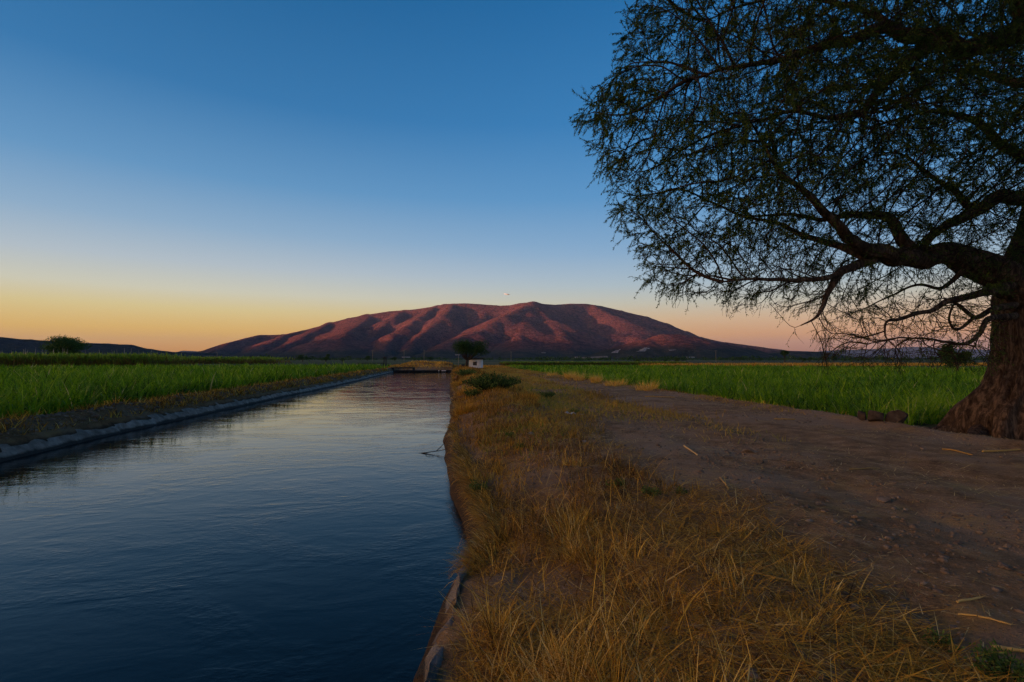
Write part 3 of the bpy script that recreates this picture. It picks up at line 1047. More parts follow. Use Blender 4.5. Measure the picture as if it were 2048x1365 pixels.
# ------------------------------------------------------------------ rocks one can tell apart
def rock(name, label, c, s, mat=None, seed=0, group=None, flat=.6, cat='rock'):
    bm = bmesh.new()
    bmesh.ops.create_icosphere(bm, subdivisions=4, radius=1)
    V = np.array([v.co[:] for v in bm.verts])
    F = np.array([[v.index for v in f.verts] for f in bm.faces])
    bm.free()
    rs = np.random.default_rng(seed)
    for _ in range(9):                                  # knock flat facets off
        nrm = unit(rs.normal(size=3))
        dd = V @ nrm - rs.uniform(.42, .75)
        V = V - np.maximum(dd, 0)[:, None] * nrm * .97
    V = V * (1 + .12 * fbm(V[:, 0] * 3 + seed, V[:, 1] * 3 + V[:, 2] * 2, 3, seed)[:, None])
    V = V * np.array(s)
    a = rs.uniform(0, 6.28)
    V = np.stack([V[:, 0] * math.cos(a) - V[:, 1] * math.sin(a), V[:, 0] * math.sin(a) + V[:, 1] * math.cos(a), V[:, 2]], 1)
    o = mk(name, [(V + np.array(c), F)], mat or M_rock, smooth=True, origin=(c[0], c[1], c[2] - s[2]))
    return tag(o, label, cat, group)


def on_ground(px, py, dz=0.0, it=4):
    z = 0.0
    for _ in range(it):
        q = gpix(px, py, z)
        z = float(ground_h(q[0], q[1]))
    return np.array([q[0], q[1], z + dz])


for px, py, s, lb, sd in [(1726, 836, (.13, .11, .19), 'small tilted reddish rock at the left end of the row under the tree', 3),
                          (1753, 840, (.21, .2, .22), 'rounded grey rock second in the row at the field edge', 4),
                          (1796, 846, (.26, .24, .22), 'large dark rock at the right end of the row at the field edge', 8)]:
    c = on_ground(px, py + 4)
    rock('rock', lb, c + [0, 0, s[2] * .45], s, M_dark_rock, sd, 'rocks at the right field edge')
for px, py, s, lb, mt, sd in [(1062, 868, .085, 'pale grey stone lying among dry grass on the bank', M_pale_rock, 11), (1168, 884, .055, 'small pale stone at the edge of the bank and the road', M_pale_rock, 12),
                              (1500, 906, .12, 'flat broad stone sunk in the middle of the road', M_rock, 13), (1770, 1004, .075, 'brown flat stone in the road above the lying cane stalks', M_rock, 14),
                              (1640, 1010, .05, 'small brown stone beside the broad road patch of gravel', M_rock, 15), (1330, 1262, .042, 'whitish pebble in the tall dry grass', M_pale_rock, 16),
                              (1785, 968, .05, 'little grey stone half buried in the road', M_rock, 17)]:
    c = on_ground(px, py)
    rock('stone', lb, c + [0, 0, s * .25], (s * 1.25, s, s * .55), mt, sd, 'stones along the road', cat='stone')


# ------------------------------------------------------------------ cane stalks and scraps lying about
def stalk(px0, py0, px1, py1, r, label, curve=0.0):
    a, b = on_ground(px0, py0), on_ground(px1, py1)
    n = 14
    t = np.linspace(0, 1, n)[:, None]
    P = a + (b - a) * t
    side = unit(np.cross(b - a, [0, 0, 1]))
    P = P + side * (curve * np.linalg.norm(b - a) * 4 * t * (1 - t))
    P[:, 2] = np.maximum(ground_h(P[:, 0], P[:, 1]), P[:, 2]) + r * 1.15
    rad = np.full(n, r) * np.linspace(1, .75, n)
    rad[3::4] *= 1.22                                        # nodes of the stalk
    parts = tube1(P, rad, 8)
    # frayed end
    m = 5
    q, tv = blades(np.repeat(P[-1:], m, 0), r * 7, r * .9, rng.uniform(0, 6.28, m), np.full(m, 1.35), np.full(m, .1), rng.uniform(.6, 1, m), 3)
    parts.append(q)
    tint = np.full(sum(len(p[0]) for p in parts), .5)
    tint += rng.normal(0, .14)
    o = mk('cane_stalk', parts, M_straw, tint=np.clip(tint, 0, 1), smooth=True, origin=a)
    return tag(o, label, 'cane stalk', 'dry cane stalks lying on the ground')


stalk(1462, 1139, 1612, 1172, .011, 'thick pale cane stalk lying across the edge of the tall dry grass', .02)
stalk(1917, 1238, 2022, 1252, .006, 'thin dry stalk at the right side of the road near the viewer', -.03)
stalk(1290, 795, 1350, 796, .022, 'long pale stalk on the road by the field corner tufts', .03)
stalk(1368, 893, 1395, 912, .012, 'short dry stalk on the left rut of the road', .0)
stalk(1440, 957, 1457, 980, .010, 'stubby stalk poking up beside the bank grass', .0)
stalk(1548, 838, 1590, 841, .015, 'dry stalk lying alone in the middle of the road', .02)
stalk(1885, 900, 1945, 912, .014, 'pale stalk on the strawy patch in front of the tree roots', -.03)
stalk(1965, 905, 2040, 892, .016, 'reddish stalk lying nearest the big tree roots', .02)
stalk(1720, 1300, 1850, 1338, .007, 'slender stalk among the grass tips at the lower right', .03)
stalk(1915, 1208, 1960, 1198, .008, 'short yellow stalk on bare dirt above the thin one', .0)
stalk(990, 868, 1030, 866, .012, 'bright yellow stalk lying on the canal bank near the pale stone', .0)
stalk(1700, 940, 1760, 938, .008, 'faint brown stalk lying flat on the gravelly road', .02)
stalk(1985, 1300, 2060, 1312, .012, 'thick broken stalk near the dark weeds in the corner', .0)


def scrap(name, label, px, py, s, mat, seed):
    c = on_ground(px, py)
    g = 10
    u, v = np.meshgrid(np.linspace(-1, 1, g), np.linspace(-1, 1, g))
    zz = .35 + .7 * fbm(u * 1.6 + seed, v * 1.6, 3, seed)
    rim = 1 + .35 * fbm(u * 2 + 5, v * 2, 2, seed + 1)
    top = np.stack([u * rim, v * rim * .7, zz], -1).reshape(-1, 3) * s
    bot = top - [0, 0, .004]
    a, b = np.meshgrid(np.arange(g - 1), np.arange(g - 1), indexing='ij')
    F = np.stack([a * g + b, a * g + b + 1, (a + 1) * g + b + 1, (a + 1) * g + b], -1).reshape(-1, 4)
    o = mk(name, [(top + c, F), (bot + c, F[:, ::-1])], mat, smooth=True, origin=c)
    return tag(o, label, 'litter')


a_ = gpix(868, 907, Z_WATER)
tw_parts = tube1(smooth_path([a_ + [-.5, .1, -.03], a_ + [-.1, 0, .03], a_ + [.25, -.05, .09], a_ + [.5, 0, .2]], 5), np.linspace(.013, .004, 16), 6)
tw_parts += tube1(smooth_path([a_ + [.05, -.02, .05], a_ + [.22, .1, .2], a_ + [.3, .12, .34]], 5), np.linspace(.01, .004, 11), 5)
tw_parts += tube1(smooth_path([a_ + [-.2, .02, .01], a_ + [-.15, -.2, .03], a_ + [.02, -.35, .02]], 5), np.linspace(.01, .004, 11), 5)
tag(mk('snagged_twig', tw_parts, M_twig, origin=a_), 'dark forked twig poking out of the water near the right bank', 'twig')
scrap('plastic_scrap', 'crumpled pale plastic scrap beside the green tuft on the bank', 1140, 830, .13, M_plastic, 3)
scrap('plastic_scrap', 'smaller grey white scrap just right of the crumpled one', 1163, 831, .06, M_plastic, 5)
scrap('red_scrap', 'tiny red scrap in the dry grass of the bank', 1091, 1031, .022, M_red, 7)


# ------------------------------------------------------------------ shrubs, weeds, tufts
def weed(name, label, c, rad, h, n, size, mat, lo=.0, hi=1.0, group=None, cat='plant'):
    """A leafy low plant: short stems from the base with pointed leaves along them."""
    root = empty(name, c, label, cat, group)
    ns = max(14, n // 22)
    az_ = rng.uniform(0, 6.28, ns)
    rr = rad * np.sqrt(rng.random(ns))
    tips = np.stack([c[0] + np.cos(az_) * rr, c[1] + np.sin(az_) * rr, c[2] + h * (1 - .55 * (rr / rad) ** 2) * rng.uniform(.65, 1.05, ns)], 1)
    stems, C, D = [], [], []
    for tp in tips:
        b0 = np.array(c) + (tp - np.array(c)) * [.35, .35, 0] + [0, 0, -.02]
        mid = (b0 + tp) / 2 + [0, 0, h * .12]
        P = smooth_path([b0, mid, tp], 4)
        stems += tube1(P, np.linspace(size * .09, size * .03, len(P)), 4, cap=False)
        k = max(4, n // ns)
        t = rng.uniform(.2, 1, k)
        idx = np.clip((t * (len(P) - 1)).astype(int), 0, len(P) - 1)
        C.append(P[idx] + rng.normal(0, size * .45, (k, 3)))
        D.append(unit(rng.normal(size=(k, 3)) + [0, 0, .35]))
    C, D = np.concatenate(C), np.concatenate(D)
    lq, tv = leafquads(C, D, size * rng.uniform(.6, 1.3, len(C)), size * .38, np.clip(rng.uniform(lo, hi, len(C)), 0, 1))
    mk('stem', stems, M_twig, root)
    mk('foliage', [lq], mat, root, tint=tv)
    return root


for px, py, rad, h, n, sz, lb in [(985, 778, 1.5, .75, 3600, .11, 'broad dark green shrub growing on the bank before the hut'),
                                  (935, 752, 1.2, .7, 1600, .13, 'smaller green shrub at the water edge below the hut'),
                                  (1096, 797, .4, .35, 500, .07, 'lone dark green weed on the bank near the road grass'),
                                  (945, 800, .5, .35, 600, .08, 'low olive green weed at the canal rim')]:
    weed('shrub', lb, on_ground(px, py), rad, h, n, sz, M_weed, group='green shrubs on the bank', cat='shrub')
for px, py, rad, h, n, sz, lb in [(1020, 873, .16, .12, 260, .045, 'small bright green weed next to the yellow stalk'),
                                  (1150, 826, .2, .12, 240, .05, 'green tuft behind the crumpled plastic'),
                                  (1300, 992, .14, .12, 300, .035, 'dark green weed at the top of the tall dry grass'),
                                  (1228, 975, .18, .13, 260, .035, 'shadowy green weed left of the small bare hollow'),
                                  (1360, 990, .09, .1, 160, .03, 'tiny green sprout between grass and road'),
                                  (2015, 1362, .2, .15, 900, .030, 'dark leafy weed in the lower right corner'),
                                  (1890, 1300, .12, .09, 300, .026, 'low green weed on dirt left of the corner plant'),
                                  (1040, 905, .15, .11, 240, .04, 'grey green weed below the pale stone'),
                                  (955, 985, .16, .18, 320, .04, 'olive weed hanging at the canal rim')]:
    weed('weed', lb, on_ground(px, py), rad, h, n, sz, M_weed, .2, .9, 'small weeds on the bank', cat='weed')


def tuft(px, py, h, rad, n, label, lo, hi, w=.012, mat=None, group='dry grass tufts', name='grass_tuft'):
    c = on_ground(px, py)
    th = rng.uniform(0, 6.28, n)
    r = rad * np.sqrt(rng.random(n)) * .55
    x, y = c[0] + np.cos(th) * r, c[1] + np.sin(th) * r
    part, tv = blades(np.stack([x, y, ground_h(x, y) - .02], 1), h * rng.uniform(.5, 1.15, n), w * rng.uniform(.6, 1.3, n), th + rng.normal(0, .5, n), rng.uniform(0, .7, n), rng.uniform(.1, 1.1, n), rng.uniform(lo, hi, n))
    o = mk(name, [part], mat or M_dry, tint=tv, origin=c)
    return tag(o, label, 'grass tuft', group)


for px, py, h, rad, lb in [(1139, 757, .8, .7, 'pale dry tuft farthest along the right field edge'), (1158, 760, .75, .7, 'pale tuft just nearer than the farthest one'),
                           (1192, 766, .75, .6, 'upright straw tuft in the middle of the field edge row'), (1232, 772, .55, 1.2, 'wide low straw tuft at the field edge'),
                           (1292, 781, .62, 1.1, 'broad pale tuft at the field corner by the road'), (1105, 752, .5, .9, 'reddish dry tuft at the start of the field edge row')]:
    tuft(px, py, h, rad, 260, lb, .6, 1.0, .02)
for px, py, h, rad, n, lb in [(930, 790, .5, .7, 420, 'rusty orange tuft hanging over the water below the shrub'), (932, 826, .45, .55, 420, 'orange tuft on the canal rim nearer than the rusty one'),
                              (918, 772, .5, .6, 300, 'orange tuft at the water edge beside the weir'), (1060, 800, .35, .6, 360, 'golden tuft on top of the bank by the lone weed')]:
    tuft(px, py, h, rad, n, lb, .3, .75, .014, group='orange tufts on the canal rim')


# ------------------------------------------------------------------ small trees and bushes
def small_tree(name, label, base, h, crown, n, size, group=None, trunk_r=.16, lumps=9, seed=1, cat='tree', mat=None, trunk_h=None, flat=False, shift=(0, 0, 0)):
    rs = np.random.default_rng(seed)
    root = empty(name, base, label, cat, group)
    base = np.array(base, float)
    cw, cd, chh, zc = crown                     # half width, half depth, half height, centre height
    cen = base + [0, 0, zc] + np.array(shift)
    th = trunk_h or max(.3, (zc - chh) * 1.15)
    lc, tv_parts = [], []
    for i in range(lumps):
        d = unit(rs.normal(size=3))
        if flat:
            d[2] = abs(d[2]) * .8
        q = cen + d * np.array([cw, cd, chh]) * rs.uniform(.30, .80)
        lc.append((q, rs.uniform(.24, .42)))
    tp = base + np.array([rs.normal(0, .12), rs.normal(0, .12), th])
    parts = tube1(smooth_path([base - [0, 0, .15], base + (tp - base) * .5 + [rs.normal(0, .08), 0, 0], tp], 5), np.linspace(trunk_r * 1.35, trunk_r * .8, 11), 9, wob=.12, seed=seed)
    limbs = []
    for q, rr in lc:
        mid = tp + (q - tp) * .5 + [0, 0, -.06 * h]
        limbs += tube1(smooth_path([tp - [0, 0, .1], mid, q + (q - tp) * .15], 5), np.linspace(trunk_r * .5, trunk_r * .07, 11), 5, cap=False)
    C, D, T = [], [], []
    k = n // lumps
    for q, rr in lc:
        p = unit(rs.normal(size=(k, 3))) * (rs.random((k, 1)) ** .5)
        p = p * (1 + .5 * fbm(p[:, :1] * 3 + q[0], p[:, 1:2] * 3 + p[:, 2:] * 3, 2, seed))
        c = q + p * np.array([cw, cd, chh]) * rr
        C.append(c)
        D.append(unit(p + rs.normal(0, .8, (k, 3)) + [0, 0, .1]))
        T.append(np.clip(rs.normal(.5, .22, k), 0, 1))
    C, D, T = np.concatenate(C), np.concatenate(D), np.concatenate(T)
    lq, tv = leafquads(C, D, size * rs.uniform(.6, 1.4, len(C)), size * .5, T)
    mk('trunk', parts, M_bark, root, smooth=True)
    mk('branch', limbs, M_bark, root)
    mk('crown', [lq], mat or M_tree, root, tint=tv)
    return root


b = pix(934, 737, 88)
small_tree('field_tree', 'round green tree with forked trunk beside the white hut', (b[0], b[1], float(ground_h(b[0], b[1]))), 5.6, (3.9, 2.6, 1.9, 3.75), 9000, .19, trunk_r=.22, lumps=30, seed=5, trunk_h=1.5, shift=(.75, 0, -.1))
b = pix(128, 735, 125)
small_tree('field_tree', 'spreading tree standing alone in the tall cane at the left', (b[0], b[1], -.1), 7, (7.2, 5.0, 2.8, 4.85), 12500, .33, trunk_r=.3, lumps=26, seed=9, trunk_h=1.8, mat=M_tree_pale)
bushes = [(605, 718, 330, 5.6, 'dark round bush behind the left crop, farther left of two'), (652, 717, 330, 6.2, 'larger dark bush behind the left crop, right of the other'), (735, 719, 420, 5.5, 'faint dark bush left of the gate frame'),
          (560, 722, 330, 3.4, 'low bush at the end of the far cane block'), (685, 722, 330, 3.2, 'low bush right of the larger dark bush'),
          (500, 722, 420, 4.2, 'low dark bush far left of the dark pair'), (535, 722, 380, 5.0, 'flat dark bush between the far cane and the low bush'), (790, 722, 460, 4.6, 'far bush behind the sluice hoist'), (860, 722, 460, 5.2, 'far bush above the weir mound'),
          (1275, 729, 150, 2.2, 'small round bush at the end of the far cane strip'), (1353, 727, 230, 3.2, 'dark round bush in the middle of the right field edge'), (1331, 729, 230, 1.7, 'little bush beside the dark round one'),
          (1605, 731, 210, 3.0, 'low bush right of the slender far tree'), (1620, 727, 300, 3.6, 'bush behind the low bush at the right field edge'), (1668, 727, 300, 4.2, 'bush where the branch tips touch the horizon'),
          (1480, 726, 420, 4.4, 'far bush near the utility pole'), (1520, 727, 420, 3.6, 'far bush between the pole and the slender tree')]
for i, (px, py, d, h, lb) in enumerate(bushes):
    b = pix(px, py, d)
    small_tree('bush', lb, (b[0], b[1], -.1), h, (h * .62, h * .6, h * .42, h * .52), 1100, h * .085, 'bushes at the far field edges', trunk_r=h * .04, lumps=8, seed=20 + i, cat='bush', trunk_h=h * .25)
b = pix(1570, 728, 300)
small_tree('field_tree', 'slender far tree behind the right field', (b[0], b[1], -.1), 8, (3.6, 3.2, 2.3, 5.2), 1800, .5, trunk_r=.22, lumps=9, seed=40, trunk_h=3)
b = pix(1915, 738, 62)
small_tree('field_tree', 'green drooping tree behind the lower branches of the big trunk', (b[0], b[1], -.15), 4.6, (2.0, 2.0, 1.9, 2.4), 3000, .26, trunk_r=.14, lumps=10, seed=41, trunk_h=1.2)

# woodland and scrub at the foot of the mountain: one far mass
lump_parts, lt = [], []
nn = 2600
aa = rng.uniform(-30, 62, nn)
rr = rng.uniform(560, 3300, nn) ** 1.0
x, y = rr * np.sin(np.radians(aa)), rr * np.cos(np.radians(aa))
keep = (y > 480) & ~((rr < 1000) & (aa < 8) & (rng.random(nn) < .8))
x, y, rr = x[keep], y[keep], rr[keep]
kq = 26
hh = rng.uniform(2.5, 6.0, len(x)) * (1 + .5 * vnoise(x / 150, y / 150, 161))
C = np.repeat(np.stack([x, y, hh * .5], 1), kq, 0)
Rr = np.repeat(hh, kq)
p = unit(rng.normal(size=(len(C), 3))) * rng.random((len(C), 1)) ** .4
C = C + p * np.stack([Rr * .9, Rr * .9, Rr * .5], 1)
lq, tv = leafquads(C, unit(rng.normal(size=(len(C), 3)) + p), Rr * .45, Rr * .34, np.clip(rng.normal(.45, .2, len(C)), 0, 1))
tag(mk('distant_woodland', [lq], M_tree, tint=tv), 'dark scattered woodland across the plain at the mountain foot', 'woodland', kind='stuff')


# ------------------------------------------------------------------ hut, poles, weir, far buildings
hb = pix(952, 738, 90)
hz = float(ground_h(hb[0], hb[1])) - .02
hut = empty('pump_hut', (hb[0], hb[1], hz), 'small white flat-roofed hut beside the tree at the canal end', 'hut')
ang = R(-2)
HC = np.array([hb[0], hb[1], hz])
W2, D2, H2 = 1.08, 1.0, 1.62


def hbox(x0, x1, y0, y1, z0, z1):
    return rotz(box(HC[0] + x0, HC[0] + x1, HC[1] + y0, HC[1] + y1, hz + z0, hz + z1), ang + R(-10), HC)


wall_parts = [hbox(-W2, -.38, -D2, -D2 + .12, 0, H2), hbox(.32, W2, -D2, -D2 + .12, 0, H2), hbox(-.38, .32, -D2, -D2 + .12, 0, .55), hbox(-.38, .32, -D2, -D2 + .12, 1.22, H2),
              hbox(-W2, -W2 + .12, -D2 + .12, D2 - .12, 0, H2), hbox(W2 - .12, W2, -D2 + .12, D2 - .12, 0, H2), hbox(-W2, W2, D2 - .12, D2, 0, H2)]
bevel(mk('wall', wall_parts, M_white, hut), .006)
bevel(mk('roof', [hbox(-W2 - .25, W2 + .4, -D2 - .3, D2 + .2, H2 + .002, H2 + .16)], M_roofslab, hut), .01)
wd = mk('window', [hbox(-.38, .32, -D2 + .06, -D2 + .08, .55, 1.22)], M_window, hut)
fr = [hbox(-.38, -.34, -D2 - .01, -D2 + .05, .55, 1.22), hbox(.28, .32, -D2 - .01, -D2 + .05, .55, 1.22), hbox(-.34, .28, -D2 - .01, -D2 + .05, .55, .59), hbox(-.34, .28, -D2 - .01, -D2 + .05, 1.18, 1.22),
      hbox(-.05, -.01, -D2 - .008, -D2 + .05, .59, 1.18), hbox(-.34, -.05, -D2 - .006, -D2 + .05, .87, .90), hbox(-.01, .28, -D2 - .006, -D2 + .05, .87, .90)]
mk('frame', fr, M_roofslab, wd).parent = wd

# dark control box by the trunk
cb = pix(926, 735, 91)
cz = float(ground_h(cb[0], cb[1]))
root = empty('control_box', (cb[0], cb[1], cz), 'dark metal control box left of the hut tree', 'cabinet')
bevel(mk('cabinet_body', [box(cb[0] - .28, cb[0] + .28, cb[1] - .2, cb[1] + .2, cz + .1, cz + .72)], M_black, root), .015)
mk('door', [box(cb[0] - .24, cb[0] + .24, cb[1] - .225, cb[1] - .202, cz + .15, cz + .67)], M_black, root)
mk('leg', [box(cb[0] - .26, cb[0] - .18, cb[1] - .1, cb[1] + .1, cz - .05, cz + .098)], M_black, root)
mk('leg', [box(cb[0] + .18, cb[0] + .26, cb[1] - .1, cb[1] + .1, cz - .05, cz + .098)], M_black, root)


def pole(px, pyb, d, h, r, label, arms=True, wood=None, group='utility poles across the plain'):
    b = pix(px, pyb, d)
    z = float(ground_h(b[0], b[1])) if d < 200 else 0
    root = empty('utility_pole', (b[0], b[1], z), label, 'pole', group)
    mk('shaft', tube1([[b[0], b[1], z - .2], [b[0] + .02, b[1], z + h * .5], [b[0], b[1], z + h]], [r, r * .85, r * .7], 10), wood or M_wood, root, smooth=True)
    if arms:
        mk('crossarm', [box(b[0] - h * .11, b[0] + h * .11, b[1] - r, b[1] + r * .8, z + h * .93, z + h * .93 + r * 1.2)], M_wood, root)
    return root


pole(917, 733, 95, 3.0, .05, 'thin pale post standing between the weir and the hut', arms=False, group=None)
pole(1432, 729, 330, 7.5, .17, 'utility pole standing alone behind the right field')
pole(808, 728, 420, 9, .2, 'far utility pole above the weir, left of two')
pole(848, 728, 420, 9.5, .2, 'far utility pole above the weir, right of two')
pole(745, 728, 420, 9, .2, 'far utility pole near the gate frame')
pole(434, 722, 520, 9, .2, 'far utility pole left of the mountain foot cane')
pole(1022, 727, 420, 8, .2, 'far utility pole right of the hut')

# little white marker post on the left berm
mb_ = on_ground(758, 752)
mb_[0] = min(mb_[0], rim_l(mb_[1]) - .5)
mz = float(ground_h(mb_[0], mb_[1]))
root = empty('marker_post', (mb_[0], mb_[1], mz), 'short white marker post on the left canal berm', 'post')
bevel(mk('post', [box(mb_[0] - .07, mb_[0] + .07, mb_[1] - .07, mb_[1] + .07, mz - .1, mz + .62)], M_white, root), .01)
mk('cap', [box(mb_[0] - .085, mb_[0] + .085, mb_[1] - .085, mb_[1] + .085, mz + .622, mz + .67)], M_white, root)

# weir across the end of the canal
YW = 89.0
root = empty('canal_weir', (-4.7, YW, Z_WATER), 'low dark weir crossing the end of the canal', 'weir')
bevel(mk('beam', [box(-10.2, .5, YW - .2, YW + .2, -.46, -.30)], M_dark, root), .03)
for xx in (-9.4, -7.2, -4.8, -2.4, -.3):
    mk('pier', [box(xx - .2, xx + .2, YW - .18, YW + .6, -1.4, -.464)], M_dark, root)
bevel(mk('gate_panel', [box(-10.1, .4, YW + .3, YW + .42, -1.4, -.48)], M_dark, root), .01)
bevel(mk('deck', [box(-10.3, -6.3, YW + 1.2, YW + 2.4, .02, .2)], M_dark, root), .03)
mk('abutment', [box(-10.25, -9.9, YW + 1.2, YW + 2.4, -1.4, .018)], M_dark, root)
mk('abutment', [box(-6.7, -6.35, YW + 1.2, YW + 2.4, -1.4, .018)], M_dark, root)
for xx, w_ in ((-2.15, .09), (-1.55, .12), (-1.32, .09), (-1.08, .14)):
    mk('gauge_plate', [box(xx - w_, xx + w_, YW - .225, YW - .204, -.45, -.31)], M_white, root)

# dark sluice hoist on the left field side
sb = pix(770, 736, 100)
root = empty('sluice_hoist', (sb[0], sb[1], 0), 'dark sluice hoist with a platform rail at the end of the left crop', 'sluice hoist')
mk('upright', [box(sb[0] - .28, sb[0] - .12, sb[1] - .1, sb[1] + .1, 0, 1.75)], M_dark, root)
mk('upright', [box(sb[0] + .12, sb[0] + .28, sb[1] - .1, sb[1] + .1, 0, 1.75)], M_dark, root)
bevel(mk('hoist_head', [box(sb[0] - .36, sb[0] + .36, sb[1] - .16, sb[1] + .16, 1.752, 2.0)], M_dark, root), .03)
mk('wheel', tube1([[sb[0] + .05, sb[1] - .2, 2.05], [sb[0] + .05, sb[1] - .2, 2.12]], [.3, .3], 16), M_black, root)
mk('platform', [box(sb[0] - 5.2, sb[0] - .3, sb[1] - .35, sb[1] + .35, .78, .9)], M_dark, root)
for q in (-4.9, -2.7):
    mk('support', [box(sb[0] + q - .1, sb[0] + q + .1, sb[1] - .2, sb[1] + .2, 0, .778)], M_dark, root)


# far buildings and bare patches on the mountain foot
def find_on(px, py, z0=2500, z1=6500):
    """first point of the mountain's sheet met along the sight line of a place in the photograph"""
    for d in np.arange(z0, z1, 12.0):
        q = pix(px, py, d)
        i = np.searchsorted(Y[:, 0], q[1]) - 1
        j = np.searchsorted(X[0], q[0]) - 1
        if 0 <= i < Y.shape[0] - 1 and 0 <= j < X.shape[1] - 1 and q[2] <= max(Z[i, j], 0):
            return q
    return pix(px, py, 3200)


M_tin = mat_noise('far roof', [(.3, (.13, .11, .10)), (.7, (.24, .21, .19))], .2)
M_farwall = mat_noise('far plaster', [(.3, (.28, .25, .23)), (.7, (.42, .38, .35))], .2)
for i, (px, py, w, h, lb) in enumerate([(1380, 717, 26, 9, 'long pale building at the mountain foot right of the quarry'), (1087, 707, 16, 7, 'lone pale house on the dark slope above the plain'),
                                        (690, 719, 22, 7, 'tiny pale shed on the plain under the mountain, left of the others'), (812, 716, 28, 8, 'pale roofs on the plain above the weir'),
                                        (1345, 702, 22, 7, 'low house below the lit knoll'), (1585, 716, 18, 7, 'small pale house near the slender tree'), (915, 711, 18, 7, 'pale house behind the thin post'),
                                        (1025, 723, 16, 6, 'pale shed beside the road line right of the hut'), (1155, 716, 20, 7, 'pale hut along the raised road line')]):
    c = find_on(px, py)
    z = c[2] - 2
    root = empty('farm_building', (c[0], c[1], z), lb, 'building', 'far buildings at the mountain foot')
    mk('wall', [box(c[0] - w, c[0] + w, c[1] - 6, c[1] + 6, z, z + h)], M_farwall, root)
    r0 = np.array([[-w - 1, -7, h], [w + 1, -7, h], [w + 1, 7, h], [-w - 1, 7, h], [-w - 1, 0, h + 3.2], [w + 1, 0, h + 3.2]]) + [c[0], c[1], z + .02]
    mk('roof', [(r0, np.array([[0, 1, 5, 4], [2, 3, 4, 5], [0, 3, 2, 1]])), (r0, np.array([[0, 4, 3], [1, 2, 5]]))], M_tin, root)
    dr = mk('door', [box(c[0] - w * .1, c[0] + w * .05, c[1] - 6.15, c[1] - 6.02, z, z + h * .7)], M_window, root)


M_quarry = mat_noise('bare quarry rock', [(.35, (.15, .12, .10)), (.65, (.42, .37, .33))], .09)
for px, py, w, h, lb in [(1240, 703, 60, 22, 'pale bare quarry face below the lit knoll, left of two'), (1295, 700, 70, 24, 'pale bare quarry face below the lit knoll, right of two')]:
    c = find_on(px, py)
    u, v = np.meshgrid(np.linspace(-1, 1, 26), np.linspace(0, 1, 12))
    ww = w * (1 - .6 * v) * (1 + .3 * fbm(v * 3 + px, v * 0, 2, 5))
    qx = c[0] + u * ww + 14 * fbm(u * 2 + px, v * 3, 3, 6)
    qy = c[1] - 30 + 60 * v
    qz = c[2] - 14 + (h + 8 * fbm(u * 3 + px, v * 2, 3, 7)) * v * (1 - .35 * u * u) + 3
    Vq = np.stack([qx, qy, qz], -1).reshape(-1, 3)
    a_, b_ = np.meshgrid(np.arange(11), np.arange(25), indexing='ij')
    tag(mk('quarry_face', [(Vq, np.stack([a_ * 26 + b_, a_ * 26 + b_ + 1, (a_ + 1) * 26 + b_ + 1, (a_ + 1) * 26 + b_], -1).reshape(-1, 4))], M_quarry), lb, 'quarry', kind='structure')
P = np.array([pix(px, py, 2500) for px, py in [(1000, 723), (1040, 721.5), (1090, 719), (1140, 716.5), (1190, 713.5), (1215, 712.5)]])
P = smooth_path(P, 6)
Vr = np.concatenate([np.stack([P[:, 0], P[:, 1] - 5, P[:, 2] - 9], 1), P + [0, -3, 0], P + [0, 6, .1], np.stack([P[:, 0], P[:, 1] + 9, P[:, 2] - 9], 1)])
k = len(P)
Fr = np.concatenate([np.stack([np.arange(k - 1) + r_ * k, np.arange(1, k) + r_ * k, np.arange(1, k) + (r_ + 1) * k, np.arange(k - 1) + (r_ + 1) * k], 1) for r_ in range(3)])
tag(mk('highway_embankment', [(Vr, Fr)], M_tin), 'pale raised road climbing along the mountain foot', 'road', kind='structure')


# ------------------------------------------------------------------ the big tree
TB = on_ground(2025, 868)
TD = 11.6
tree = empty('spreading_tree', (TB[0], TB[1], TB[2]), 'huge leaning tree with a thick bent trunk and feathery spreading crown over the road', 'tree')


def limb_pts(rows):
    return np.array([[*pix(px, py, d), r * (.80 if px < 1900 else .9)] for px, py, d, r in rows])


